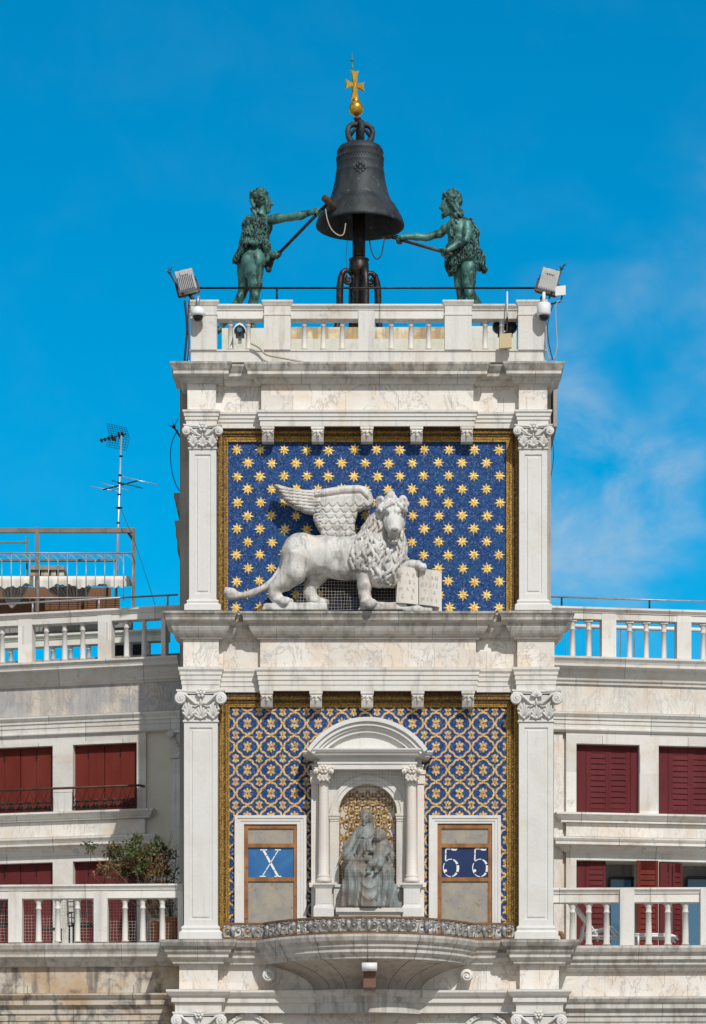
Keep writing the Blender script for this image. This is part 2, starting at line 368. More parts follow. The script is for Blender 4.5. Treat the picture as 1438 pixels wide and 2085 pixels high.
def ent_path(pl, pc, pr, arc=None):
    p = [(X(pl[0]), .449), (X(pl[0]), YP), (X(pl[1]), YP), (X(pl[1]), YS)]
    if pc: p += [(X(pc[0]), YS), (X(pc[0]), YC), (X(pc[1]), YC), (X(pc[1]), YS)]
    return p+[(X(pr[0]), YS), (X(pr[0]), YP), (X(pr[1]), YP), (X(pr[1]), .449)]
def prof(pts, yf=-.28): return [(o, Z(py, yf-o)) for o, py in pts]
TOPP = [(-.06,736),(.34,736),(.34,740),(.325,744),(.30,750),(.275,755),(.275,761),(.15,768),(.15,771),(.12,775),(.09,779),(.05,781)]
def entab(name, crown, frieze, arch, path, solid=True):
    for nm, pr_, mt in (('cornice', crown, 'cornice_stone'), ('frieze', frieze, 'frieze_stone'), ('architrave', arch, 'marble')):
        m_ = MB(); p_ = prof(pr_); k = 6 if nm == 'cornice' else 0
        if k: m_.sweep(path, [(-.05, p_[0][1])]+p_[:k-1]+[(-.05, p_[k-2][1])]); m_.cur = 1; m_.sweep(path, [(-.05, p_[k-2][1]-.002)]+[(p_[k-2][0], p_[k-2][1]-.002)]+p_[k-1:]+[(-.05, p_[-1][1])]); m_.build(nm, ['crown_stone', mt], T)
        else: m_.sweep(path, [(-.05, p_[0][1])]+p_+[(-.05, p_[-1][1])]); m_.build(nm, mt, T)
P1 = ent_path((383.5,441), (533,963), (1055,1112.5))
entab('u', [(.29,736),(.29,740),(.275,744),(.255,750),(.235,755),(.235,761),(.13,768),(.13,771),(.11,775),(.085,779),(.045,781)],
      [(0,781.4),(0,834)], [(.08,834.4),(.08,838),(.055,842),(.055,847),(.038,847.5),(.038,855),(.02,855.5),(.02,867)], P1)
P2 = ent_path((375,447), (531,968), (1052,1127))
entab('l', [(.34,1244),(.34,1248),(.315,1252),(.295,1257),(.295,1262),(.20,1270),(.20,1276),(.165,1284),(.13,1290),(.085,1295),(.06,1296),(.06,1300)],
      [(0,1300.4),(0,1358)], [(.085,1358.4),(.085,1363),(.06,1368),(.06,1374),(.045,1374.5),(.045,1384),(.03,1384.5),(.03,1394),(.018,1394.5),(.018,1406)], P2)
P3 = ent_path((367,445), None, (1057,1136))
BCR = [(.34,1913),(.34,1918),(.31,1926),(.25,1932),(.24,1938),(.195,1943),(.195,1949),(.14,1955),(.12,1957),(.11,1962)]
entab('b', BCR, [(0,1962.4),(0,2014)], [(.22,2014.4),(.22,2019),(.17,2027),(.13,2031),(.13,2040),(.09,2041),(.07,2049),(.07,2061)], P3)
# ledge tops that close the three cornices
mb = MB()
mb.box(X(383), X(1113), -.6, 5.5, Z(744,-.6)-.02, Z(737.2,-.6)); mb.v = [(x, max(y, -.18) if abs(x-X(748)) > 2.0 and abs(x-X(748)) < 2.6 else y, z) for x, y, z in mb.v]
mb2 = MB(); mb2.box(X(384), X(1112), -.11, 6.1, Z(742), Z(737.5)); mb2.build('terrace_floor', 'step_stone', T)
def ledge(path, py):
    m_ = MB(); c = [(x, y) for x, y in path]; m_.add([(x, min(y, .44), Z(py, -.28)) for x, y in c], [tuple(range(len(c)))]); return m_
for p_, py in ((P1,736.6),(P2,1244.6),(P3,1913.6)):
    ledge(p_, py).build('cornice_top', 'cornice_stone', T)

# pilasters
def arcpts(cx, cz, r, a0, a1, n): return [(cx+r*math.cos(a0+(a1-a0)*i/n), cz+r*math.sin(a0+(a1-a0)*i/n)) for i in range(n+1)]
def capital(mb, xc, w, wa, zt, zb, yf, flower):
    h = zt-zb
    mb.box(xc-w/2-.02, xc+w/2+.02, yf-.025, yf+.2, zb, zb+.05*h)
    mb.hexa([(xc-w/2,yf-.005,zb+.05*h),(xc+w/2,yf-.005,zb+.05*h),(xc+w/2,yf+.2,zb+.05*h),(xc-w/2,yf+.2,zb+.05*h),
             (xc-w*.53,yf-.04,zt-.15*h),(xc+w*.53,yf-.04,zt-.15*h),(xc+w*.53,yf+.2,zt-.15*h),(xc-w*.53,yf+.2,zt-.15*h)])
    for e, za, zb_ in ((0, zt-.055*h, zt), (.018, zt-.11*h, zt-.055*h)):      # abacus, curved in plan
        pl = [(xc+(wa/2-e)*t, yf-.15+e+.09*(1-t*t)) for t in np.linspace(-1, 1, 11)]+[(xc+wa/2-e, yf+.2), (xc-wa/2+e, yf+.2)]
        n = len(pl); mb.add([(x, y, za) for x, y in pl]+[(x, y, zb_) for x, y in pl], [tuple(range(n)), tuple(range(2*n-1, n-1, -1))]+[(i, (i+1) % n, n+(i+1) % n, n+i) for i in range(n)])
    mb.smooth = True
    r = .165*h
    for sg in (-1, 1):
        cx = xc+sg*(wa/2-r*.85); cz = zt-.13*h-r; yv = yf-.115
        pts = []; rr = []
        for i in range(34):
            t = i/33; a = R(90)+sg*(-t*2*math.pi*2.05); q = r*(1-.86*t)
            pts.append((cx+q*math.cos(a), yv-.035*t, cz+q*math.sin(a))); rr.append(.028*(1-.45*t)*h/.45)
        lead = [(xc+sg*w*.06, yf-.05, zt-.44*h), (xc+sg*w*.17, yf-.06, zt-.42*h), (xc+sg*w*.30, yf-.08, zt-.30*h), (xc+sg*(wa/2-r*1.75), yf-.10, zt-.155*h)]
        mb.tube(lead+pts, [.022*h/.45]*4+rr, 7)
        mb.lathe([(0,-.03),(r*.9,-.03),(r*.95,.0),(r*.95,.12),(0,.12)], (cx, yv+.02, cz), 16, 'y')
        mb.ball((cx, yv-.045, cz), r*.2, 8, 6)
        for k in range(3): mb.ball((xc+sg*(w*.5+.01*k), yf-.06, cz-r-.03*h-.06*h*k), (.04*h, .05, .05*h), 7, 5)
    for fx, fh, sp_ in ((-.36, .55, .8), (.36, .55, .8), (0, .46, 1.)):      # acanthus fans
        for k in range(-3, 4):
            a = R(90)-k*R(22)*sp_; L = fh*h*(1-.09*abs(k))
            b = np.array((xc+fx*w, yf-.01, zb+.07*h)); dr = np.array((math.cos(a)*.62, 0, math.sin(a)))
            mb.tube([b+dr*L*.1, b+dr*L*.5+(0,-.035,0), b+dr*L*.85+(0,-.05,0), b+dr*L+(0,-.07,-.015)], [.012, .022, .024, .008], 6)
        mb.ball((xc+fx*w, yf-.045, zb+.12*h), (.03, .03, .03), 6, 5)
    cz = zt-.10*h
    if flower:
        for k in range(6): mb.ball((xc+.055*math.cos(k*R(60)), yf-.09, cz+.055*math.sin(k*R(60))), (.032, .03, .032), 7, 5)
        mb.ball((xc, yf-.115, cz), .028, 8, 6)
    else:
        for k in range(-3, 4): a = R(90)+k*R(26); mb.tube([(xc, yf-.07, cz-.07), (xc+.10*math.cos(a), yf-.10, cz-.06+.11*math.sin(a))], [.012, .026], 6)
    mb.tube([(xc, yf-.05, cz-.05), (xc, yf-.05, zt-.5*h)], .018, 6)
    for k in (-1, 1): mb.tube([(xc+k*.02, yf-.045, zt-.45*h), (xc+k*.09*w/.5, yf-.05, zt-.52*h), (xc+k*.17*w/.5, yf-.05, zt-.48*h)], .014, 6)
    mb.smooth = False
def pilaster(px0, px1, cap0, cap1, yt, yc, yb, ybb, bx0, bx1, flower):
    m_ = MB(); m_.panel(X(px0,YP), X(px1,YP), Z(yb,YP), Z(yc,YP)-.002, YP, .095, .022, .299)
    o = m_.build('pilaster', 'marble_clean', T)
    m_ = MB(); xc = (X(px0,YP)+X(px1,YP))/2
    capital(m_, xc, X(px1,YP)-X(px0,YP), X(cap1,YP-.15)-X(cap0,YP-.15), Z(yt,YP), Z(yc,YP), YP, flower)
    m_.build('capital', 'marble_clean', o)
    m_ = MB(); h = Z(yb,YP)-Z(ybb,YP); w2 = (X(bx1,YP)-X(bx0,YP))/2; s2 = (X(px1,YP)-X(px0,YP))/2; zb = Z(ybb,YP)
    e = w2-s2
    m_.sweep([(xc-s2, .2), (xc-s2, YP), (xc+s2, YP), (xc+s2, .2)], [(-.05, zb+h+.002), (.012, zb+h+.002), (.012, zb+h*.93), (e*.45, zb+h*.9), (e*.55, zb+h*.80), (e*.45, zb+h*.70), (e*.38, zb+h*.66), (e*.7, zb+h*.55), (e, zb+h*.48), (e, zb+.003), (-.05, zb+.003)])
    m_.build('base', 'marble_clean', o)
pilaster(385.5, 440.5, 375, 453, 867.3, 914, 1220, 1244, 378, 452, True)
pilaster(1057.5, 1114.5, 1047, 1125, 867.3, 914, 1220, 1244, 1049, 1124, True)
pilaster(375, 443.5, 361, 460, 1406.3, 1470, 1884, 1913, 364, 452, True)
pilaster(1057, 1127, 1042, 1142, 1406.3, 1470, 1884, 1913, 1049, 1138, False)
pilaster(366, 445, 350, 457, 2061.3, 2125, 2500, 2530, 355, 452, True)
pilaster(1057, 1136, 1043, 1152, 2061.3, 2125, 2500, 2530, 1049, 1144, True)

# consoles under the middle blocks
def console(px0, px1, py0, py1):
    m_ = MB(); yb = -.005; x0, x1 = X(px0, YC), X(px1, YC); zt = Z(py0, YC)-.001; zb = Z(py1, YC); h = zt-zb
    m_.box(x0-.012, x1+.012, -.285, yb, zt-h*.2, zt)
    pr_ = [(-.262, zt-h*.2), (-.27, zt-h*.35), (-.262, zt-h*.6), (-.225, zt-h*.85), (-.20, zb), (yb, zb), (yb, zt-h*.2)]
    n = len(pr_); m_.add([(x0, y, z) for y, z in pr_]+[(x1, y, z) for y, z in pr_], [tuple(range(n)), tuple(range(2*n-1, n-1, -1))]+[(i, (i+1) % n, n+(i+1) % n, n+i) for i in range(n)])
    xc = (x0+x1)/2; m_.smooth = True
    for sg in (-1, 1): m_.tube([(xc+sg*(x1-x0)*.46, -.275, zt-h*.3), (xc+sg*(x1-x0)*.3, -.29, zt-h*.42), (xc+sg*(x1-x0)*.46, -.275, zt-h*.55)], .014, 6); m_.ball((xc+sg*.05, -.275, zt-h*.38), .022, 7, 5)
    m_.ball((xc, -.28, zt-h*.42), (.03, .03, .04), 8, 6); m_.tube([(xc, -.27, zt-h*.5), (xc, -.255, zt-h*.75)], [.03, .012], 6)
    m_.smooth = False
    m_.build('console', 'wing_stone', T)
for c in (545.5, 647, 747.5, 848.5, 951): console(c-12, c+12, 867, 897)
for c in (543, 643.5, 748, 851, 953.5): console(c-12, c+12, 1406, 1437.5)

# mosaic frames (stepped bands of gold and brown tesserae)
def ring(m_, xo, xi, yo, yi, xri, xro, yb, y0, y1=.25):
    m_.box(X(xo,y0), X(xi,y0), y0, y1, Z(yb,y0), Z(yo,y0)); m_.box(X(xri,y0), X(xro,y0), y0, y1, Z(yb,y0), Z(yo,y0))
    m_.box(X(xi,y0), X(xri,y0), y0, y1, Z(yi,y0), Z(yo,y0))
def mframe(edges, yb):
    m_ = MB(); fr = None
    for i, (xl, yt, xr, y0, mt) in enumerate(edges[:-1]):
        nx = edges[i+1]; m_.cur = mt; ring(m_, xl, nx[0], yt, nx[1], nx[2], xr, yb, y0)
    # beads along two of the bands
    o = m_.build('mosaic_frame', ['brown_band', 'gold_band', 'brown_gold'], T)
    m_ = MB(); m_.smooth = True
    for k in (1, 4):
        if k >= len(edges)-1: continue
        (xl, yt, xr, y0, mt), nx = edges[k], edges[k+1]
        for side in ((xl+nx[0])/2, (xr+nx[2])/2):
            n = int((yb-yt)/3.4)
            for i in range(n): m_.ball((X(side,y0), y0, Z(yt+2+i*3.4,y0)), (.017, .014, .011), 5, 4)
        n = int((xr-xl)/3.4)
        for i in range(n): m_.ball((X(xl+2+i*3.4,y0), y0, Z((yt+nx[1])/2,y0)), (.011, .014, .017), 5, 4)
        m_.build('bead_row', 'gold_band', o); m_ = MB(); m_.smooth = True
mframe([(436,862,1064,-.10,0),(446,877,1055,-.085,1),(451.5,882,1050,-.05,2),(455,885.5,1046,-.06,0),(457,888,1043.5,-.04,1),(464.5,899.5,1031,0,0)], 1246)
mframe([(436,1402,1064,-.10,0),(448,1418,1054,-.085,1),(455,1424,1047,-.05,2),(458,1428,1043,-.06,0),(460,1431,1041,-.04,1),(467.5,1439.5,1032,0,0)], 1913)

# star mosaic with the dark hatch behind the lion
m_ = MB()
for a in ((455,650,890,1250),(812,1040,890,1250),(650,812,890,1170)): m_.box(X(a[0]), X(a[1]), 0, .03, Z(a[3]), Z(a[2]))
m_.cur = 1
def star(px, py, r, rot):
    pts = []
    for i in range(16):
        a = rot+i*math.pi/8; q = r if i % 2 == 0 else r*.46
        if i % 4 == 2: q *= .93
        pts.append((X(px)+q*math.cos(a)/PXM, -.006, Z(py)+q*math.sin(a)/PXM))
    c = (X(px), -.011, Z(py)); b = [(x, .002, z) for x, y, z in pts]
    m_.add(pts+[c]+b, [(i, (i+1) % 16, 16) for i in range(16)]+[(i, 17+i, 17+(i+1) % 16, (i+1) % 16) for i in range(16)])
EV = [483, 530, 580, 625, 669, 721, 768, 815, 864, 914, 966, 1017]; OD = [505, 554, 604, 649, 696, 744, 791, 840, 894, 942, 992]
for k in range(13):
    for px in (EV if k % 2 == 0 else OD):
        py = 916.5+26.75*k
        if 655 < px < 808 and py > 1160: continue
        star(px+random.uniform(-1.5, 1.5)-(k*.25 if px < 600 else 0)*.4, py+random.uniform(-1.2, 1.2), 13.0*random.uniform(.93, 1.05), random.uniform(-.10, .10))
m_.build('star_mosaic', ['blue_mosaic', 'gold_mosaic'], T)
m_ = MB()
m_.box(X(640), X(822), .24, .29, Z(1250), Z(1160))
for a in ((644,650,1166,1250),(812,818,1166,1250),(650,812,1164,1170)): m_.box(X(a[0]), X(a[1]), .031, .24, Z(a[3]), Z(a[2]))
m_.build('hatch', 'room_dark', T)
m_ = MB()
for px in (684, 722, 760, 796): m_.pbox(px-14, px+14, 1216, 1244, .18, .2)
m_.build('hatch_pane', 'navy_plate', T)

# flower mosaic: quatrefoil lattice of gold bands on blue
m_ = MB(); m_.box(X(458), X(1040), 0, .03, Z(1916), Z(1430)); m_.cur = 1
PER = 48.0; AX0, AY0 = 504.0, 1473.0
def m2(px, py): return (X(px), Z(py))
def petal(cx, cy, a, r0, r1, w):
    d = np.array((math.cos(a), math.sin(a))); n = np.array((-d[1], d[0]))
    q = [d*r0-n*w*.18, d*(r0+(r1-r0)*.55)-n*w*.45, d*(r1*.95)-n*w*.38, d*r1, d*(r1*.95)+n*w*.38, d*(r0+(r1-r0)*.55)+n*w*.45, d*r0+n*w*.18]
    m_.prism([m2(cx+p[0], cy-p[1]) for p in q], -.006, .002)
for i in range(-1, 12):
    for j in range(-1, 10):
        ax, ay = AX0+PER*i, AY0+47.5*j
        for sx, sy in ((1,1),(1,-1),(-1,1),(-1,-1)):
            if not (440 < ax+sx*12 < 1058 and 1425 < ay+sy*12 < 1925): continue
            pts = []
            for t in np.linspace(0, 1, 19):
                o = float(np.mean(np.interp(t+np.linspace(-.05, .05, 7), (-.1,0,.10,.27,.5,.73,.90,1,1.1), (0,0,.2,-3.4,-.9,-3.4,.2,0,0))))
                px = 24*t-o*.707; py = 24*(1-t)-o*.707
                pts.append(m2(ax+sx*px, ay+sy*py*47.5/48))
            m_.strip(pts, 3.9/PXM, -.005-.0008*(sx+1)-.0004*(sy+1), .002)
        if 462 < ax < 1040 and 1425 < ay < 1915:
            for k in range(8): petal(ax, ay, k*R(45)+R(0), 1.5, 11.5 if k % 4 == 2 else 10.5, 6.0 if k % 2 else 4.6) if k % 4 != 0 else petal(ax, ay, k*R(45), 1.5, 7, 1.4)
        bx, by = ax-24, ay-23.75
        if 462 < bx < 1040 and 1425 < by < 1915:
            for k in range(8): petal(bx, by, R(22.5)*0+k*R(45)+R(90), 1.2, 8.8, 5.2) if k % 4 != 2 else petal(bx, by, k*R(45)+R(90), 1.2, 5, 1.2)
m_.build('flower_mosaic', ['blue_mosaic', 'peach_mosaic'], T)

# ---------------------------------------------------------------- shrine in the lower mosaic
SH = MB(); SH.box(X(676), X(822), -.19, -.0295, Z(1913), Z(1852)); 
sh_root = SH.build('shrine', 'marble', T)
def arcband(m_, px, py, r0, r1, a0, a1, y0, y1, n=32):
    cx, cz = X(px, y0), Z(py, y0); s = (D+y0)/F
    o = arcpts(cx, cz, r1*s, a0, a1, n); i_ = arcpts(cx, cz, r0*s, a0, a1, n); b = len(m_.v); vs = []
    for (ax, az), (bx, bz) in zip(o, i_): vs += [(ax,y0,az),(bx,y0,bz),(bx,y1,bz),(ax,y1,az)]
    fs = [(0,1,2,3), tuple(4*n+k for k in (3,2,1,0))]
    for k in range(n):
        for q in range(4): fs.append((4*k+q, 4*k+4+q, 4*k+4+(q+1) % 4, 4*k+(q+1) % 4))
    m_.add(vs, fs)
m_ = MB()                                              # back panel with the arched opening
for a in ((636,690),(808,862)): m_.box(X(a[0],-.2), X(a[1],-.2), -.2, -.03, Z(1913), Z(1566))
cx, cz, rr = X(749,-.2), Z(1656,-.2), 59/PXM; ap = arcpts(cx, cz, rr, math.pi, 0, 28); zt = Z(1566,-.2)
m_.box(X(690,-.2), cx-rr, -.2, -.03, Z(1656,-.2), zt) if cx-rr > X(690,-.2)+.002 else None
for (ax, az), (bx, bz) in zip(ap[:-1], ap[1:]):
    m_.hexa([(ax,-.2,az),(bx,-.2,bz),(bx,-.03,bz),(ax,-.03,az),(ax,-.2,zt),(bx,-.2,zt),(bx,-.03,zt),(ax,-.03,zt)])
m_.build('back_panel', 'marble', sh_root)
m_ = MB()
arcband(m_, 749, 1656, 60, 68, 0, math.pi, -.235, -.199); arcband(m_, 749, 1656, 68, 77, 0, math.pi, -.255, -.199)
for a in ((672,690.5),(807.5,826)):
    m_.pbox(a[0], a[1], 1672, 1852, -.23, -.199); m_.pbox(a[0]-2, a[1]+2, 1656, 1661, -.27, -.199); m_.pbox(a[0]-1, a[1]+1, 1661.2, 1667, -.255, -.199); m_.pbox(a[0], a[1], 1667.2, 1671.8, -.24, -.199)
m_.build('arch', 'marble', sh_root)
m_ = MB(); m_.prism([(X(688,-.03), Z(1856,-.03))]+[(X(810,-.03), Z(1856,-.03))]+arcpts(X(749,-.03), Z(1656,-.03), 61/PXM, 0, math.pi, 28), -.029, -.012); m_.cur = 1
def curl(px, py, r, sg, up=1):
    pts = [(X(px+sg*r*(1-.75*t)*math.cos(R(-70)+t*5.2), -.03), Z(py-up*r*(1-.75*t)*math.sin(R(-70)+t*5.2), -.03)) for t in np.linspace(0, 1, 14)]
    m_.strip(pts, [(3.4-2*abs(t-.4))/PXM for t in np.linspace(0, 1, 14)], -.034, -.0285)
for j in range(14):
    for i in range(-3, 4):
        px = 749+i*22+(11 if j % 2 else 0); py = 1606+j*17.5
        if abs(px-749) > 50 or (py < 1656 and (px-749)**2+(py-1656)**2 > 48**2): continue
        for sg in (-1, 1): curl(px+sg*7, py+4, 6.5, sg); curl(px+sg*5, py-8, 4.5, sg, -1)
        for k in range(-2, 3):
            a = R(90)+k*R(32); m_.strip([(X(px,-.03), Z(py,-.03)), (X(px+6*math.cos(a),-.03), Z(py-6*math.sin(a),-.03)), (X(px+10*math.cos(a),-.03), Z(py-10*math.sin(a),-.03))], [.01, .035, .005], -.036, -.0285)
        for sg in (-1, 1): m_.strip([(X(px+sg*t*13.5,-.03), Z(py+13-26*t+4*math.sin(t*6.28),-.03)) for t in np.linspace(0, 1, 8)], 2.2/PXM, -.033, -.0285)
m_.build('niche_back', ['damask_back', 'damask_gold'], sh_root)
m_ = MB(); arcband(m_, 749, 1656, 55.5, 59.5, 0, math.pi, -.06, -.0115)
for a in ((689.5,693.5),(804.5,808.5)): m_.pbox(a[0], a[1], 1656, 1850, -.06, -.0115)
m_.build('gold_rim', 'gold_band', sh_root)
m_ = MB()
m_.pbox(676, 822, 1800, 1806, -.30, -.1915); m_.pbox(680, 818, 1806.3, 1852, -.27, -.1915); m_.pbox(684, 822, 1848, 1856.5, -.86, -.272); m_.pbox(690, 816, 1857, 1868, -.80, -.272)
m_.build('bench', 'marble', sh_root)
# entablature and curved pediment
m_ = MB()
ep = prof([(-.03,1523),(.20,1523),(.20,1526),(.17,1531),(.14,1533),(.14,1536),(.05,1540),(0,1541),(0,1551),(.04,1551.4),(.04,1555),(.02,1557),(.02,1566),(-.03,1566)], -.5)
m_.sweep([(X(651,-.5),-.031),(X(651,-.5),-.22),(X(651,-.5),-.5),(X(845,-.5),-.5),(X(845,-.5),-.22),(X(845,-.5),-.031)], ep)
ep2 = [(o-.03, z-.003) for o, z in ep]
m_.sweep([(X(636,-.25),-.031),(X(636,-.25),-.27),(X(862,-.25),-.27),(X(862,-.25),-.031)], ep2)
m_.box(X(652,-.48), X(844,-.48), -.49, -.031, Z(1565,-.5), Z(1524,-.5))
m_.build('entablature', 'marble_clean', sh_root)
m_ = MB(); aa = R(33.5)
for r0, r1, y0 in ((139,147.5,-.72),(130,139,-.675),(124,130,-.63),(116,124,-.585)):
    arcband(m_, 748, 1607, r0, r1, aa, math.pi-aa, y0, -.02)
rt = 118*(D-.5)/F; m_.prism([(x, z) for x, z in arcpts(X(748,-.5), Z(1607,-.5), rt, aa*1.02, math.pi-aa*1.02, 24)], -.50, -.021)
m_.build('pediment', 'marble_clean', sh_root)
def shrine_col(c):
    x = X(c,-.42)
    s = (D-.42)/F
    m_ = MB(); m_.smooth = True; zt, zb = Z(1594,-.42), Z(1797,-.42)
    H = zt-zb; r = 10.8*s
    m_.lathe([(r*1.42,.0),(r*1.48,.03),(r*1.42,.06),(r*1.2,.075),(r*1.2,.09),(r*1.3,.105),(r*1.18,.125),(r*1.02,.14),(r*1.03,H*.35),(r*.90,H-.04),(r*.90,H-.03),(r*1.02,H-.025),(r*1.02,H),(r*.86,H)], (x,-.42,zb), 24)
    m_.smooth = False
    o = m_.build('column', 'column_stone', sh_root)
    m_ = MB(); capital(m_, x, 21*s, 38*s, Z(1566.3,-.42), Z(1594,-.42), -.52, True); m_.box(x-.07, x+.07, -.52, -.33, Z(1594,-.42), Z(1570,-.42)); 
    m_.build('column_capital', 'column_stone', o) if False else m_.build('capital', 'column_stone', sh_root)
    m_ = MB(); w2 = 16.5*s
    m_.sweep([(x-w2,-.2),(x-w2,-.575),(x+w2,-.575),(x+w2,-.2)], prof([(-.1,1797.3),(.05,1797.3),(.05,1801),(.03,1804),(.008,1808),(0,1809),(0,1842),(.02,1845),(.035,1849),(.035,1866),(-.1,1866)], -.575))
    m_.pbox(c-12, c+12, 1813, 1839, -.579, -.5)
    m_.build('pedestal', 'marble_clean', sh_root)
shrine_col(659.5); shrine_col(838.5)
for a in ((634,648),(850,864)):
    m_ = MB(); m_.pbox(a[0], a[1], 1596, 1866, -.27, -.201); m_.pbox(a[0]-3, a[1]+3, 1568, 1576, -.32, -.201); m_.pbox(a[0]-2, a[1]+2, 1576.3, 1595.6, -.295, -.201); m_.pbox(a[0]-4, a[1]+4, 1797, 1806, -.315, -.201)
    m_.build('side_strip', 'column_stone', sh_root)

# ---------------------------------------------------------------- number windows
def num_window(x0, x1, w0, w1, glyph, plate, lab):
    m_ = MB()
    for (i, y0) in ((0,-.115),(6,-.10),(12,-.088)):
        nx = (6,12,w0-x0)[(0,6,12).index(i)]
        ring(m_, x0+i, x0+nx, 1660+i*.95, 1660+nx*.95, x1-nx, x1-i, 1913, y0, -.001)
    o = m_.build('time_window', 'marble_clean', T); o['label'] = lab
    m_ = MB(); yw = -.06
    for a in ((w0,w0+8.5,1678.5,1913),(w1-8.5,w1,1678.5,1913),(w0+8.5,w1-8.5,1678.5,1687),(w0+8.5,w1-8.5,1717.5,1725.5),(w0+8.5,w1-8.5,1786.5,1794.5)): m_.pbox(a[0], a[1], a[2], a[3], yw, -.001)
    m_.build('wood_frame', 'rusty_wood', o)
    for a in ((1687,1717.5),(1794.5,1913)):
        m_ = MB(); m_.pbox(w0+8.5, w1-8.5, a[0], a[1], -.032, -.001)
        for px in (w0+15, w1-15): m_.pbox(px-2, px+2, a[0]+5, a[0]+9, -.037, -.031)
        m_.build('panel', 'worn_panel', o)
    m_ = MB(); m_.pbox(w0+8.5, w1-8.5, 1725.5, 1786.5, -.028, -.001); m_.cur = 1
    y0, y1 = -.034, -.0275
    def S(pts, wd): m_.strip([(X(a,-.03), Z(b,-.03)) for a, b in pts], wd if np.isscalar(wd) else wd, y0, y1)
    u = 1/PXM
    if glyph == 'X':
        for a, b, wd in (((536.5,1731),(566,1784),4.4),((567,1731),(534.5,1784),1.8)):
            f = lambda t: (a[0]+(b[0]-a[0])*t, a[1]+(b[1]-a[1])*t)
            for t0, t1 in ((0,.20),(.225,.765),(.79,1)): S([f(t0), f(t1)], wd*u)
        for c, r, py in ((537,7,1730.5),(566,6,1730.5),(566,7,1784.5),(535,6,1784.5)): S([(c-r,py),(c+r,py)], 2.2*u)
    else:
        for ox in (0, 59.6):
            B = lambda cx, cy: (820+cx*.2398+ox, 1430+cy*.2398)
            S([B(366,1248), B(385,1241), B(405,1243)], [2.5*u,4*u,4*u]); S([B(412,1244), B(432,1250), B(452,1252), B(464,1240)], [4*u,4.5*u,3.5*u,2*u])
            S([B(367,1250), B(366,1285)], 2.6*u); S([B(366,1291), B(364,1343)], 2.6*u)
            cx, cy, rx, ry = 408, 1406, 62, 74
            ang = np.linspace(R(132), R(-212), 40); seg = []
            for i, a in enumerate(ang):
                seg.append((cx+rx*math.cos(a), cy-ry*math.sin(a), max(1.7, 5.2*math.cos(a))*u))
            cuts = [0, 7, 13, 19, 25, 31, 40]
            for c0, c1 in zip(cuts[:-1], cuts[1:]):
                q = seg[c0:c1]; S([B(p[0], p[1]) for p in q], [p[2] for p in q]) if len(q) > 1 else None
            bx, by = B(364, 1430); m_.prism([(X(bx,-.03)+3.1*u*math.cos(k*R(36)), Z(by,-.03)+3.1*u*math.sin(k*R(36))) for k in range(10)], y0-.001, y1)
    m_.build('number_plate', [plate, 'number_white'], o)
num_window(478, 624, 497, 607, 'X', 'blue_plate', 'window showing a white X on bright blue')
num_window(873.5, 1020, 891, 1003, '55', 'navy_plate', 'window showing a white 55 on dark blue')

# ---------------------------------------------------------------- half-round balcony
def bow(hw, sag, n=40, yb=YS):
    rad = (hw*hw+sag*sag)/(2*sag); a = math.asin(min(1, hw/rad)); 
    if sag > hw: a = math.pi-a
    cy = yb-sag+rad; return [(X(748)+rad*math.sin(-a+2*a*i/n), cy-rad*math.cos(-a+2*a*i/n)) for i in range(n+1)]
BW = bow(1.74, 1.18)
m_ = MB(); bp = [(-.05, Z(1913.8,-.28-.34))]+[(o, Z(py, -.28-o)) for o, py in BCR]; bp = [(o, z-.004) for o, z in bp]+[(-.05, bp[-1][1]-.004)]
m_.sweep(BW, bp)
top = [(p[0], p[1], bp[0][1]) for p in BW]; m_.add(top, [tuple(range(len(top)))])
bal = m_.build('balcony', 'cornice_stone', T)
# trumpet under it: lofted from the wide bow to the small one
m_ = MB(); m_.smooth = True; SB = bow(.95, .42); zt = bp[-1][1]+.01; zb = Z(2016,-.4); K = 12; vs = []
for k in range(K+1):
    t = k/K; e = 1-(1-t)**1.9
    for (ax, ay), (bx, by) in zip(BW, SB):
        gx, gy = X(748)+(ax-X(748))*1.02, YS+(ay-YS)*1.04
        vs.append((gx+(bx-gx)*e, gy+(by-gy)*e, zt+(zb-zt)*(t*.85+.15*t*t)))
n = len(BW); m_.add(vs, [(k*n+i, k*n+i+1, (k+1)*n+i+1, (k+1)*n+i) for k in range(K) for i in range(n-1)])
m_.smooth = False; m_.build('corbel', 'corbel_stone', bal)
for i in (7, 13, 20, 27, 33):
    m_ = MB(); m_.smooth = True; m_.tube([np.array(vs[k*n+i])+(0,-.004,-.002) for k in range(K+1)], .006, 5)
    m_.tube([np.array(BW[i]+(0,))+np.array(((BW[i][0]-X(748))*.0, 0, 0))+np.array((norm((BW[i][0]-X(748), BW[i][1]-.4))[0]*o, norm((BW[i][0]-X(748), BW[i][1]-.4))[1]*o, z)) for o, z in bp[1:]], .007, 5)
    m_.build('joint_line', 'dark_stone', bal)
m_ = MB(); ap = prof([(-.05,2014.6),(.17,2014.6),(.17,2019),(.12,2027),(.08,2031),(.08,2040),(.05,2041),(.03,2049),(.03,2062),(-.05,2062)], -.45)
m_.sweep(SB, ap); m_.build('corbel_base', 'cornice_stone', bal)
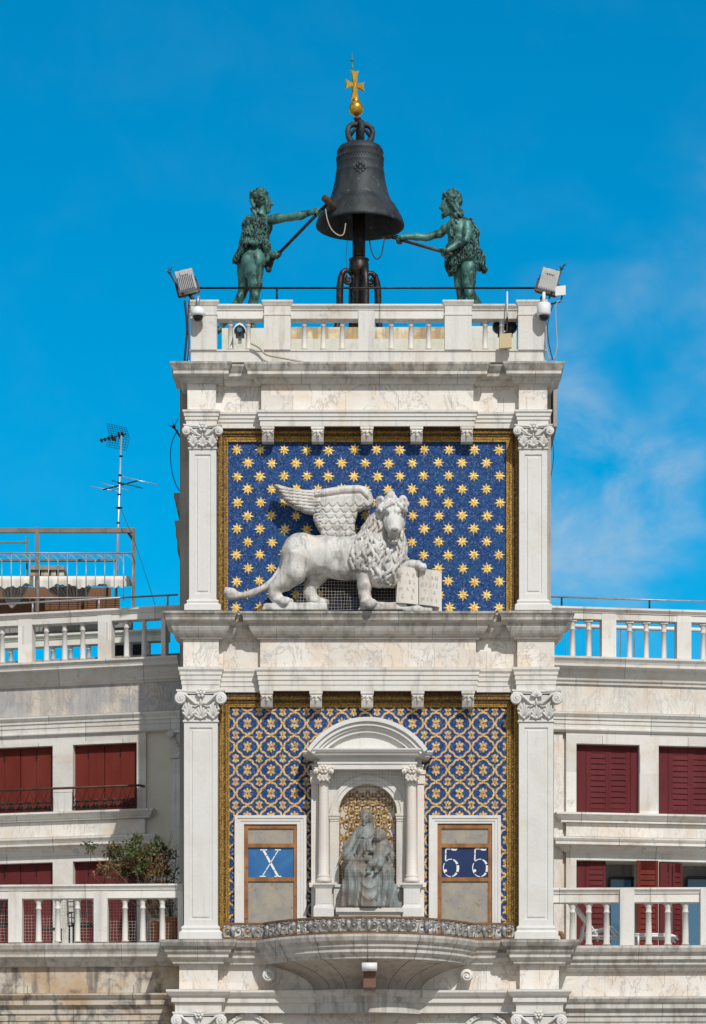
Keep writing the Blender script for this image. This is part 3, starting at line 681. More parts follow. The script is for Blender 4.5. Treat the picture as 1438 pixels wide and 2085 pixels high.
for px, sg in ((547,-1),(951,1)):
    m_ = MB(); m_.smooth = True; y0 = -.42; c = (X(px,y0), y0, Z(1986,y0)); r = .115
    m_.lathe([(0,0),(r*.9,.0),(r,.02),(r*.95,.2),(r*.8,.34),(0,.34)], c, 18, 'y')
    m_.tube([(c[0]+sg*r*.85*(1-.8*t)*math.cos(-t*11), y0-.012, c[2]+r*.85*(1-.8*t)*math.sin(-t*11)) for t in np.linspace(0, 1, 26)], .011, 6)
    m_.build('scroll', 'marble', bal)
for px in (506, 990):
    m_ = MB(); m_.lathe([(.36,-.05),(.42,-.05),(.45,0),(.42,.05),(.36,.05),(.36,-.05)], (X(px,-.1), -.06, Z(2112,-.1)), 28, 'y', False); m_.lathe([(.36,-.02),(0,-.02)], (X(px,-.1), -.04, Z(2112,-.1)), 28, 'y', False)
    for k in range(30): m_.ball((X(px,-.1)+.41*math.cos(k*R(12)), -.115, Z(2112,-.1)+.41*math.sin(k*R(12))), .022, 6, 4)
    m_.build('medallion', 'marble', T)

# ornamental railing along the balcony edge
o_off = .20
rp = []
for i, p in enumerate(BW):
    a = np.array(BW[max(i-1, 0)]); b = np.array(BW[min(i+1, n-1)]); d = norm(b-a); rp.append(np.array(p)+np.array((d[1], -d[0]))*o_off)
rp = [q for q in rp if q[1] < YS-.2]
yst = rp[0][1]; pathr = [np.array((X(455,yst), yst)), ]+rp+[np.array((X(1046,yst), yst))]
seg = [0.0]
for a, b in zip(pathr[:-1], pathr[1:]): seg.append(seg[-1]+np.linalg.norm(b-a))
LR = seg[-1]; zr0 = Z(1913.8,-.62)+.005
def rpt(s, z, o=0.0):
    s = min(max(s, 0), LR); i = min(int(np.searchsorted(seg, s, 'right'))-1, len(seg)-2); t = (s-seg[i])/max(1e-6, seg[i+1]-seg[i]); p = pathr[i]+(pathr[i+1]-pathr[i])*t
    d = norm(pathr[i+1]-pathr[i]); return np.array((p[0]+d[1]*o, p[1]-d[0]*o, zr0+z))
BR = thing('balcony_railing', (X(748), -1.3, zr0), 'curved rusty silver scrollwork railing along the half-round balcony edge', 'railing')
HR = .315
m_ = MB(); m_.cur = 0
def along(z0, z1, o0, o1):
    N_ = 90; vs = []
    for i in range(N_+1):
        s = LR*i/N_
        for z, o in ((z0,o0),(z1,o0),(z1,o1),(z0,o1)): vs.append(rpt(s, z, o))
    m_.add(vs, [(4*i+k, 4*i+4+k, 4*i+4+(k+1) % 4, 4*i+(k+1) % 4) for i in range(N_) for k in range(4)]+[(0,1,2,3), tuple(4*N_+k for k in (3,2,1,0))])
along(HR-.035, HR, .03, -.02); m_.build('top_rail', 'rail_rust', BR)
m_ = MB(); along(0, .045, .03, -.02); m_.build('bottom_rail', 'rail_rust', BR)
m_ = MB(); m_.smooth = True; nm = 17; wm = LR/nm
for k in range(nm):
    s0 = wm*(k+.5)
    m_.tube([rpt(s0, .05), rpt(s0, .12, .012), rpt(s0, .17, .02), rpt(s0, .21, .012), rpt(s0, .27)], [.02, .028, .05, .055, .02], 7)
    for sg in (-1, 1):
        pts = []
        for t in np.linspace(0, 1, 20):
            a = R(-100)+t*7.2; q = .085*(1-.78*t); pts.append(rpt(s0+sg*(wm*.27+q*math.cos(a)*.85), .165+q*math.sin(a)*1.1, .015*math.sin(a)))
        m_.tube(pts, [.017*(1-.4*t) for t in np.linspace(0, 1, 20)], 6)
        m_.tube([rpt(s0+sg*.03, .06), rpt(s0+sg*.10, .075, .01), rpt(s0+sg*wm*.44, .06), rpt(s0+sg*wm*.49, .15, .01), rpt(s0+sg*wm*.46, .22), rpt(s0+sg*wm*.36, .275)], [.012, .02, .018, .026, .022, .01], 6)
        m_.ball(rpt(s0+sg*wm*.27, .165, .02), .024, 7, 5); m_.ball(rpt(s0+sg*wm*.30, .262, .01), (.035, .02, .022), 7, 5); m_.ball(rpt(s0+sg*wm*.44, .245, .012), (.028, .02, .026), 7, 5)
        m_.tube([rpt(s0+sg*.04, .27), rpt(s0+sg*.1, .235, .01), rpt(s0+sg*.16, .27)], .014, 6)
m_.build('scrollwork', 'rail_silver', BR)
BL = thing('balcony_lamp', Q(752, 1968, -1.5), 'white cylindrical lamp under the middle of the half-round balcony', 'lamp')
m_ = MB(); m_.smooth = True; a = Q(737, 1968.5, -1.45); b = Q(768, 1968.5, -1.45); m_.tube([a, b], .075, 14); m_.smooth = False; m_.build('housing', 'plastic_white', BL)
m_ = MB(); m_.box(X(740,-1.1), X(765,-1.1), -1.36, -.8, Z(2013,-1.1), Z(1977,-1.3)); m_.build('bracket', 'brick_red', BL)

# ---------------------------------------------------------------- balustrade on top of the tower
def baluster_mesh(m_, x, y, z0, z1, r):
    H = z1-z0; m_.smooth = True
    m_.lathe([(r*1.25,.0),(r*1.25,H*.03),(r*1.02,H*.05),(r*1.0,H*.3),(r*.84,H*.74),(r*1.05,H*.75),(r*1.05,H*.775),(r*.84,H*.785),(r*.84,H*.85),(r*1.2,H*.93),(r*1.2,H*.95)], (x,y,z0), 14)
    m_.smooth = False; m_.box(x-r*1.45, x+r*1.45, y-r*1.45, y+r*1.45, z0+H*.95, z1)
TB = thing('balustrade', (X(749), -.1, Z(736,-.2)), 'white marble balustrade round the top of the clock tower below the bell', 'balustrade')
YF = -.20
m_ = MB(); m_.sweep([(X(389,YF), 5.8), (X(389,YF), YF), (X(1110,YF), YF), (X(1110,YF), 5.8)], [(-.3, Z(712,YF)), (.02, Z(712,YF)), (.02, Z(715,YF)), (0, Z(716,YF)), (0, Z(736.9,YF)), (-.3, Z(736.9,YF))]); m_.build('plinth', 'marble', TB)
m_ = MB(); RP = [(-.28,620),(.06,620),(.06,623.5),(.03,628),(.02,629.5),(.02,631),(0,632),(0,648),(-.26,648)]
m_.sweep([(X(389,YF), 5.8), (X(389,YF), YF+.02), (X(1110,YF), YF+.02), (X(1110,YF), 5.8)], [(o, Z(py,YF)) for o, py in RP]); m_.build('handrail', 'wing_stone', TB)
for a, b in ((388.5,441.5),(538,592),(906,960.5),(1055.5,1110)):
    m_ = MB(); x0, x1 = X(a,YF-.04), X(b,YF-.04); y0 = YF-.04; d_ = .36
    m_.sweep([(x0,y0+d_),(x0,y0),(x1,y0),(x1,y0+d_)], [(-.1, Z(611.5,y0)), (.04, Z(611.5,y0)), (.04, Z(615,y0)), (.025, Z(618,y0)), (.01, Z(622,y0)), (0, Z(623,y0)), (0, Z(638,y0)), (.012, Z(638.5,y0)), (.012, Z(641.5,y0)), (0, Z(642,y0)), (0, Z(711.7,y0)), (-.1, Z(711.7,y0))])
    m_.box(x0+.05, x1-.05, y0+.05, y0+d_, Z(711.7,y0), Z(612.5,y0)); m_.build('pier', 'marble', TB)
m_ = MB(); m_.pbox(730, 763, 632.5, 711.8, YF-.005, .06); m_.build('pier', 'marble', TB)
m_ = MB(); baluster_mesh(m_, X(620,-.06), -.06, Z(711.9,-.06), Z(648.2,-.06), .047); b0 = m_.build('baluster', 'marble', TB)
for px in (470, 506, 658.5, 697, 797, 837, 873, 988, 1022): copy_thing(b0, (X(px,-.06)-X(620,-.06), 0, 0), TB)
for k in range(7):
    for sx in (X(395,YF), X(1104,YF)): copy_thing(b0, (sx-X(620,-.06), .75+.75*k, 0), TB)
# stone steps and block behind the balustrade, carrying bell and statues
BK = MB(); BK.box(X(560,1.0), X(935,1.0), 1.0, 4.2, Z(737), Z(690,1.0)); BK.build('step', 'step_stone', T)
BK = MB(); BK.box(X(566,1.3), X(930,1.3), 1.3, 4.0, Z(690,1.0)+.002, Z(666,1.3)); BK.build('step', 'stained_block', T)
BK = MB(); BK.box(X(452,1.1), X(556,1.1), 1.1, 3.6, Z(737), Z(668,1.1)); BK.build('step', 'step_stone', T)
BK = MB(); BK.box(X(940,1.1), X(1052,1.1), 1.1, 3.6, Z(737), Z(664,1.1)); BK.build('step', 'step_stone', T)
# ---------------------------------------------------------------- carved and cast figures: blended solids turned into one surface
class SDF:
    def __init__(s, lo, hi, h):
        lo, hi = np.minimum(lo, hi), np.maximum(lo, hi)
        s.lo = np.array(lo, np.float32); s.h = h; s.n = np.ceil((np.array(hi)-np.array(lo))/h).astype(int)+1
        s.d = np.full(s.n, 1.0, np.float32); s.ax = [(s.lo[i]+h*np.arange(s.n[i])).astype(np.float32) for i in range(3)]
    def sub(s, lo, hi):
        lo, hi = np.minimum(lo, hi), np.maximum(lo, hi)
        i0 = np.clip(np.floor((np.array(lo)-s.lo)/s.h).astype(int), 0, s.n-1); i1 = np.clip(np.ceil((np.array(hi)-s.lo)/s.h).astype(int)+1, 1, s.n)
        sl = tuple(slice(a, b) for a, b in zip(i0, i1))
        return sl, s.ax[0][sl[0]][:,None,None], s.ax[1][sl[1]][None,:,None], s.ax[2][sl[2]][None,None,:]
    def comb(s, sl, d, k, op):
        a = s.d[sl]
        if op == '+':
            if k > 0: hh = np.maximum(k-np.abs(a-d), 0)/k; s.d[sl] = np.minimum(a, d)-hh*hh*k*.25
            else: s.d[sl] = np.minimum(a, d)
        else:
            d = -d
            if k > 0: hh = np.maximum(k-np.abs(a-d), 0)/k; s.d[sl] = np.maximum(a, d)+hh*hh*k*.25
            else: s.d[sl] = np.maximum(a, d)
    def cone(s, a, b, ra, rb, k=.04, op='+', sq=1.0):       # sq > 1 flattens along y
        a = np.array(a, np.float32); b = np.array(b, np.float32); r = max(ra, rb)+k+2*s.h
        sl, x, y, z = s.sub(np.minimum(a, b)-r, np.maximum(a, b)+r)
        ab = b-a; L = float(ab@ab)+1e-9
        px, py, pz = x-a[0], y-a[1], z-a[2]
        t = np.clip((px*ab[0]+py*ab[1]+pz*ab[2])/L, 0, 1)
        d = np.sqrt((px-t*ab[0])**2+((py-t*ab[1])*sq)**2+(pz-t*ab[2])**2)-(ra+(rb-ra)*t)
        s.comb(sl, d, k, op); return s
    def ell(s, c, r, k=.04, op='+', rot=0.0, roty=None):     # rot: turn in the xz plane (degrees)
        c = np.array(c, np.float32); R_ = max(r)+k+2*s.h
        sl, x, y, z = s.sub(c-R_, c+R_)
        px, py, pz = x-c[0], y-c[1], z-c[2]
        if rot: ca, sa = math.cos(R(rot)), math.sin(R(rot)); px, pz = px*ca+pz*sa, -px*sa+pz*ca
        k0 = np.sqrt((px/r[0])**2+(py/r[1])**2+(pz/r[2])**2); k1 = np.sqrt((px/r[0]**2)**2+(py/r[1]**2)**2+(pz/r[2]**2)**2)+1e-6
        s.comb(sl, k0*(k0-1)/k1, k, op); return s
    def box(s, c, r, rd=.01, k=.02, op='+', rot=0.0):
        c = np.array(c, np.float32); R_ = float(np.linalg.norm(r))+k+2*s.h
        sl, x, y, z = s.sub(c-R_, c+R_); px, py, pz = x-c[0], y-c[1], z-c[2]
        if rot: ca, sa = math.cos(R(rot)), math.sin(R(rot)); px, pz = px*ca+pz*sa, -px*sa+pz*ca
        qx, qy, qz = np.abs(px)-r[0]+rd, np.abs(py)-r[1]+rd, np.abs(pz)-r[2]+rd
        d = np.sqrt(np.maximum(qx, 0)**2+np.maximum(qy, 0)**2+np.maximum(qz, 0)**2)+np.minimum(np.maximum(np.maximum(qx, qy), qz), 0)-rd
        s.comb(sl, d, k, op); return s
    def chain(s, pts, rs, k=.04, op='+', sq=1.0):
        for i in range(len(pts)-1): s.cone(pts[i], pts[i+1], rs[i], rs[i+1], k, op, sq)
        return s
    def poly(s, pts, y0, y1, rd, k=.02):                     # xz outline with thickness, rounded by rd
        P = np.array(pts, np.float32); lo = np.array((P[:,0].min(), y0, P[:,1].min()))-k-rd-2*s.h; hi = np.array((P[:,0].max(), y1, P[:,1].max()))+k+rd+2*s.h
        sl, x, y, z = s.sub(lo, hi); X2 = x[:,:,:]+0*z; Z2 = z+0*x
        d = np.full(X2.shape, 1e9, np.float32); sg = np.ones(X2.shape, np.float32); n = len(P); j = n-1
        for i in range(n):
            e = P[j]-P[i]; wx, wz = X2-P[i][0], Z2-P[i][1]; t = np.clip((wx*e[0]+wz*e[1])/(e@e+1e-12), 0, 1)
            d = np.minimum(d, (wx-e[0]*t)**2+(wz-e[1]*t)**2)
            c1, c2, c3 = Z2 >= P[i][1], Z2 < P[j][1], e[0]*wz > e[1]*wx
            fl = (c1 & c2 & c3) | (~c1 & ~c2 & ~c3); sg = np.where(fl, -sg, sg); j = i
        d2 = sg*np.sqrt(d)
        yc, hy = (y0+y1)/2, (y1-y0)/2
        q1 = d2+rd; q2 = np.abs(y-yc)-hy+rd
        dd = np.sqrt(np.maximum(q1, 0)**2+np.maximum(q2, 0)**2)+np.minimum(np.maximum(q1, q2), 0)-rd
        s.comb(sl, dd, k, '+'); return s
    def disp(s, fn, lo, hi):
        sl, x, y, z = s.sub(lo, hi); a = s.d[sl]; m = np.abs(a) < .12
        xx, yy, zz = np.broadcast_arrays(x, y, z); a[m] += fn(xx[m], yy[m], zz[m]).astype(np.float32); s.d[sl] = a; return s
    def cut(s, lo, hi, fn):
        sl, x, y, z = s.sub(lo, hi); s.d[sl] = np.maximum(s.d[sl], fn(x, y, z)); return s
    def mesh(s, name, mat, parent=None, origin=None, relax=1):
        d = s.d; ins = d < 0; n = s.n
        cnt = np.zeros(n-1, np.int32); acc = np.zeros((*(n-1), 3), np.float32)
        offs = [(i, j, k) for i in (0, 1) for j in (0, 1) for k in (0, 1)]
        for ax in range(3):
            sa = [slice(None)]*3; sb = [slice(None)]*3; sa[ax] = slice(0, -1); sb[ax] = slice(1, None)
            da, db = d[tuple(sa)], d[tuple(sb)]; cr = ins[tuple(sa)] != ins[tuple(sb)]
            t = np.where(cr, da/np.where(cr, da-db, 1), 0)
            o1, o2 = [q for q in range(3) if q != ax]
            for u in (0, 1):
                for v in (0, 1):
                    ss = [slice(None)]*3; ss[o1] = slice(u, n[o1]-1+u); ss[o2] = slice(v, n[o2]-1+v)
                    c = cr[tuple(ss)]; cnt += c; acc[..., ax] += np.where(c, t[tuple(ss)], 0); acc[..., o1] += c*u; acc[..., o2] += c*v
        act = cnt > 0; idx = np.full(n-1, -1, np.int64); ids = np.argwhere(act); idx[act] = np.arange(len(ids))
        P = (acc[act]/cnt[act][:,None]+ids)*s.h+s.lo
        quads = []
        for ax in range(3):
            o1, o2 = (ax+1) % 3, (ax+2) % 3
            sa = [slice(1, -1)]*3; sb = [slice(1, -1)]*3; sa[ax] = slice(0, n[ax]-1); sb[ax] = slice(1, n[ax])
            A, B = ins[tuple(sa)], ins[tuple(sb)]
            for flip in (0, 1):
                e = np.argwhere((A & ~B) if not flip else (~A & B))
                if len(e) == 0: continue
                e[:, o1] += 1; e[:, o2] += 1
                def g(u, v): q = e.copy(); q[:, o1] -= u; q[:, o2] -= v; return idx[q[:,0], q[:,1], q[:,2]]
                f = [g(1,1), g(0,1), g(0,0), g(1,0)]
                quads.append(np.stack(f if not flip else f[::-1], 1))
        Qd = np.concatenate(quads); Qd = Qd[(Qd >= 0).all(1)]
        for _ in range(relax):                               # light smoothing of the grid facets
            sm = np.zeros_like(P); ct = np.zeros(len(P), np.float32)
            for i in range(4):
                np.add.at(sm, Qd[:, i], P[Qd[:, (i+1) % 4]]+P[Qd[:, i-1]]); np.add.at(ct, Qd[:, i], 2)
            P = P*.5+.5*sm/np.maximum(ct, 1)[:,None]
        me = bpy.data.meshes.new(name); off = ORG[parent.name] if parent is not None else np.array(origin, float)
        V = (P-off).astype(np.float32)
        me.vertices.add(len(V)); me.vertices.foreach_set('co', V.ravel()); me.loops.add(Qd.size); me.loops.foreach_set('vertex_index', Qd.ravel().astype(np.int32))
        me.polygons.add(len(Qd)); me.polygons.foreach_set('loop_start', np.arange(0, Qd.size, 4, dtype=np.int32))
        me.update(calc_edges=True); me.validate()
        return link_mesh(name, me, mat, parent, off, True)
def wav(x, y, z, f, seed):                                   # cheap smooth noise, about -1..1
    r = np.random.RandomState(seed); o = 0
    for i in range(5):
        k = r.normal(size=3); k *= f*(0.7+.6*r.rand())/np.linalg.norm(k); o = o+np.sin(k[0]*x+k[1]*y+k[2]*z+r.rand()*6.28)
    return o/2.6

# ---------------------------------------------------------------- bell, post, finial
YB = 2.2; SB_ = (D+YB)/F
BX, BZ = X(733.5,YB), Z(460,YB)
BELL = thing('bell', (BX, YB, BZ), 'large dark bronze bell hung on the iron post under a golden cross', 'bell')
m_ = MB(); m_.smooth = True
bp_ = [(0,294),(20,293),(34,296),(43,301),(47,308),(48,311),(48,312.5),(47.2,314),(47.4,333),(48.4,335),(48.4,337),(47.8,339),(49,352),(50,353.5),(50,355),(49.6,356),(52,371),(56,388),(61,404),(65,413),(67,414.5),(68.5,416),(70.5,419),(72,420),(74,424),(77,429),(81,436),(85,444),(88.5,452),(90.3,458),(90.3,461),(88,463),(85,461),(78,452),(69,436),(60,415),(52,390),(45,350),(42,320),(30,306),(0,304)]
m_.lathe([(r*SB_, Z(py,YB)-BZ) for r, py in bp_], (BX,YB,BZ), 72, cap=False)
m_.smooth = False; body = m_.build('body', 'bell_bronze', BELL, smooth=True)
m_ = MB(); m_.smooth = True                                   # raised ornament of the bell: leaf friezes and a crest
for k in range(52):
    a = k*2*math.pi/52; r = 47.6*SB_
    m_.ball((BX+r*math.cos(a), YB+r*math.sin(a), Z(324,YB)), (.014, .014, .035), 6, 5)
    m_.ball((BX+r*math.cos(a+.06), YB+r*math.sin(a+.06), Z(330,YB)), (.010, .010, .010), 5, 4)
m_.build('relief_band', 'bell_bronze', body); m_ = MB(); m_.smooth = True
r = 50.2*SB_
def onb(px, py, extra=.0):
    a = (px-732)/50.0; rr = (50.4+max(0, (py-356)*.13))*SB_+extra; return (BX+rr*math.sin(a), YB-rr*math.cos(a), Z(py,YB))
for px, py, s_ in ((732,348,.05),(726,352,.045),(738,352,.045),(722,358,.04),(742,358,.04),(732,357,.055),(727,364,.04),(737,364,.04),(732,369,.03)): m_.ball(onb(px,py), (s_*.8, .012, s_*.75), 7, 5)
m_.build('crest', 'bell_bronze', body)
m_ = MB(); m_.smooth = True
def arch_loop(dx, dy):
    pts = []
    for t in np.linspace(0, 1, 15):
        a = math.pi*1.28*t-R(25); pts.append((t, a))
    P = [(.12,295),(.17,288),(.215,280),(.235,269),(.21,260),(.15,254.5),(.07,254),(.0,254)]
    m_.tube([(BX+dx*r, YB+dy*r, Z(py,YB)) for r, py in P], [.065,.06,.055,.052,.052,.054,.058,.06], 10)
    m_.tube([(BX+dx*.19, YB+dy*.19, Z(278,YB)), (BX+dx*.11, YB+dy*.11, Z(265,YB)), (BX+dx*.05, YB+dy*.05, Z(263,YB))], .035, 8)
for k in range(4): arch_loop(math.cos(R(8+90*k)), math.sin(R(8+90*k)))
m_.tube([(BX,YB,Z(296,YB)), (BX,YB,Z(250,YB))], .075, 10); m_.build('crown', 'bell_bronze', BELL)
FB = thing('finial', (X(727,YB), YB, Z(252,YB)), 'gilded ball and cross with a thin spike on top of the bell', 'finial')
m_ = MB(); m_.smooth = True; m_.lathe([(.055,0),(.055,.08),(.075,.09),(.075,.11),(.05,.13)], (X(728,YB),YB,Z(253,YB)), 14); m_.build('neck', 'bell_rust', FB)
m_ = MB(); m_.smooth = True
cx = X(725.5,YB); m_.ball((cx,YB,Z(221,YB)), 15.4*SB_, 28, 18); m_.build('ball', 'gilding', FB)
m_ = MB(); m_.smooth = True; m_.lathe([(.07,0),(.075,.02),(.05,.035),(.07,.05),(.06,.07),(.03,.085)], (cx-.005,YB,Z(207.5,YB)), 14); m_.build('collar', 'gilding', FB)
m_ = MB(); zc = Z(174,YB); cx = X(722,YB)
def arm(L, w0, w1, ang):
    d = np.array((math.cos(ang), math.sin(ang))); nn = np.array((-d[1], d[0])); o = []
    for t in np.linspace(0, 1, 6): o.append(d*L*t+nn*(w0+(w1-w0)*t**2.4))
    o.append(d*L*.9); q = [d*L*t-nn*(w0+(w1-w0)*t**2.4) for t in np.linspace(1, 0, 6)]
    pts = [(p[0], p[1]) for p in o+q]; th = .032; n = len(pts); ry = R(24)
    vs = [(cx+x*math.cos(ry)+yy*math.sin(ry), YB+x*math.sin(ry)-yy*math.cos(ry), zc+z) for yy in (th, -th) for x, z in pts]
    m_.add(vs, [tuple(range(n)), tuple(range(2*n-1, n-1, -1))]+[(i, (i+1) % n, n+(i+1) % n, n+i) for i in range(n)])
arm(.185, .03, .085, 0); arm(.185, .03, .085, math.pi); arm(.27, .035, .075, R(90)); arm(.28, .035, .085, R(-90)); m_.box(cx-.035, cx+.035, YB-.034, YB+.034, zc-.035, zc+.035)
m_.build('cross', 'gilding', FB)
m_ = MB(); m_.smooth = True; m_.tube([(X(719,YB),YB,Z(150,YB)), (X(717.5,YB),YB,Z(126,YB))], [.022,.014], 8); m_.tube([(X(717.5,YB),YB,Z(126,YB)), (X(717,YB),YB,Z(106,YB))], [.012,.003], 6)
m_.ball((X(717.5,YB),YB,Z(122,YB)), .035, 10, 7); m_.tube([(X(718,YB),YB,Z(119,YB)), (X(721,YB),YB,Z(116,YB)), (X(722,YB),YB,Z(119,YB))], .008, 5); m_.build('spike', 'bronze_green', FB)

PO = thing('bell_post', (BX, YB, Z(668,YB)), 'dark iron post with scroll brackets carrying the great bell', 'post')
m_ = MB(); m_.smooth = True; px0 = X(731,YB)
m_.lathe([(.115,Z(545,YB)),(.12,Z(500,YB)),(.115,Z(300,YB))], (px0,YB,0), 22); o_ = m_.build('pole', 'iron_dark', PO)
m_ = MB(); m_.smooth = True
m_.lathe([(.11,Z(690,YB)),(.115,Z(600,YB)),(.10,Z(565,YB)),(.11,Z(562,YB)),(.17,Z(558,YB)),(.185,Z(552,YB)),(.18,Z(537,YB)),(.165,Z(533,YB)),(.175,Z(531,YB)),(.175,Z(528.5,YB)),(.12,Z(527,YB))], (px0,YB,0), 26)
for k in range(24): m_.ball((px0+.172*math.cos(k*R(15)), YB+.172*math.sin(k*R(15)), Z(529.5,YB)), .02, 6, 4)
for py in (598, 612, 618): m_.lathe([(.11,-.02),(.128,0),(.11,.02)], (px0,YB,Z(py,YB)), 20)
m_.build('collar', 'iron_post', PO)
for k in range(4):
    an = R(20+90*k); c, s_ = math.cos(an), math.sin(an)
    m_ = MB(); m_.smooth = True
    sp_ = []
    for i in range(24): t = i/23; a = R(75)-t*R(600); q = .085*(1-.80*t); sp_.append((.215-q*math.cos(a)*-1, 573-q*math.sin(a)/SB_))
    m_.tube([(px0+c*r, YB+s_*r, Z(py,YB)) for r, py in sp_], [.030*(1-.4*k/23) for k in range(24)], 8)
    arc = [(.13,562),(.19,554.5),(.26,553.5),(.32,559),(.355,572),(.372,590),(.376,610),(.37,632),(.385,652),(.43,674),(.47,690)]
    m_.tube([(px0+c*r, YB+s_*r, Z(py,YB)) for r, py in arc], [.04,.045,.05,.056,.062,.066,.066,.062,.06,.065,.07], 10)
    m_.build('scroll_bracket', 'iron_post', PO)

# ---------------------------------------------------------------- hands closing round a shaft
def grip(S, c, ax, out, r=.03, sc=1.0):
    c = np.array(c); ax = norm(ax); out = norm(np.array(out)-ax*(np.array(out)@ax)); n = np.cross(ax, out)
    S.ell(c+out*(-r-.03*sc), (.06*sc, .06*sc, .06*sc), .03)
    for i in range(4):
        p = c+ax*(i-1.5)*.036*sc; L = (1, 1.1, 1.05, .85)[i]
        q = [p-out*(r+.03*sc)+n*.03*sc, p-out*.005+n*(r+.022*sc), p+out*(r+.018*sc)*L+n*.012, p+out*(r+.004)*L-n*.028*sc]
        S.chain(q, [.021*sc, .0195*sc, .018*sc, .014*sc], .008)
    S.chain([c-out*(r+.03*sc)-n*.03*sc-ax*.05*sc, c-n*(r+.022*sc)-ax*.035*sc, c+out*(r+.01)-n*.03*sc-ax*.02*sc], [.024*sc, .021*sc, .016*sc], .01)

from mathutils.kdtree import KDTree
def on_surface(o, pick, n, seed, steps, L, r, flow, lift, seg=6):
    """adds n tapering locks that follow the surface of mesh object o"""
    me = o.data; off = ORG[o.name]; nv = len(me.vertices); co = np.empty(nv*3, np.float32); me.vertices.foreach_get('co', co); co = co.reshape(-1, 3)+off
    no = np.empty(nv*3, np.float32); me.vertices.foreach_get('normal', no); no = no.reshape(-1, 3)
    ok = np.where(pick(co, no))[0]; rs = np.random.RandomState(seed); kd = KDTree(len(ok))
    for i, k in enumerate(ok): kd.insert(co[k], i)
    kd.balance(); m_ = MB(); m_.smooth = True
    taken = []
    for _ in range(n*6):
        k = ok[rs.randint(len(ok))]; p = co[k].astype(float)
        if any(np.sum((p-t)**2) < (r*1.25)**2 for t in taken): continue
        taken.append(p); pts = []; q = p.copy(); ph = rs.rand()*6.28; LL = L*rs.uniform(.75, 1.25)
        for s_ in range(steps+1):
            _, j, _ = kd.find(q); c = co[ok[j]]; nn = no[ok[j]]; t = s_/steps
            pts.append(c+nn*(lift*(.5+.8*t))); d = flow(c, nn, t, ph); d = d-nn*(d@nn); q = c+norm(d)*LL/steps
        m_.tube(pts, [r*rs.uniform(.85, 1.15)*w for w in np.interp(np.linspace(0, 1, steps+1), (0,.3,.7,1), (.55,1,.8,.15))], seg)
        if len(taken) >= n: break
    return m_
def join_into(o, m_):
    me = o.data; bm = bmesh.new(); bm.from_mesh(me); off = ORG[o.name]; vs = [bm.verts.new(np.array(v)-off) for v in m_.v]
    for f in m_.f:
        try: bm.faces.new([vs[i] for i in f])
        except ValueError: pass
    bm.to_mesh(me); bm.free(); me.polygons.foreach_set('use_smooth', [True]*len(me.polygons)); me.update()
def shag(o, n, seed, L=.115, r=.021):
    fl = lambda c, nn, t, ph: np.array((.45*math.sin(ph+t*4), .45*math.cos(ph), -1.0))
    join_into(o, on_surface(o, lambda co, no: no[:, 2] > -.75, n, seed, 4, L, r, fl, .016))

# ---------------------------------------------------------------- the two bronze strikers
def curls(S, c, r, n, seed, keep, rr=(.035, .06)):
    rs = np.random.RandomState(seed)
    for i in range(n):
        z = 1-2*(i+.5)/n; a = i*2.39996; v = np.array((math.sqrt(1-z*z)*math.cos(a), math.sqrt(1-z*z)*math.sin(a), z))
        if not keep(v): continue
        q = rs.uniform(*rr); p = c+v*r*rs.uniform(.94, 1.05); t = norm(np.cross(v, rs.normal(size=3)))
        S.chain([p-t*q*.8, p+v*q*.5, p+t*q*.8-np.array((0,0,q*.5))], [q*.6, q*.75, q*.5], .012)
def tufts(x, y, z): # shaggy fur: overlapping locks
    u = np.arctan2(y-2.0, x-XC_)*6.0+wav(x, y, z, 9, 3)*.9; v = z*13+wav(x, y, z, 11, 4)*.9
    rowi = np.floor(v); fv = v-rowi; uu = u*1.25+.5*(rowi % 2); fu = uu-np.floor(uu)-.5
    return -.034*np.clip(1-2.1*np.abs(fu)-.6*(1-fv)*0, 0, 1)*(.25+.75*(1-fv))+.012
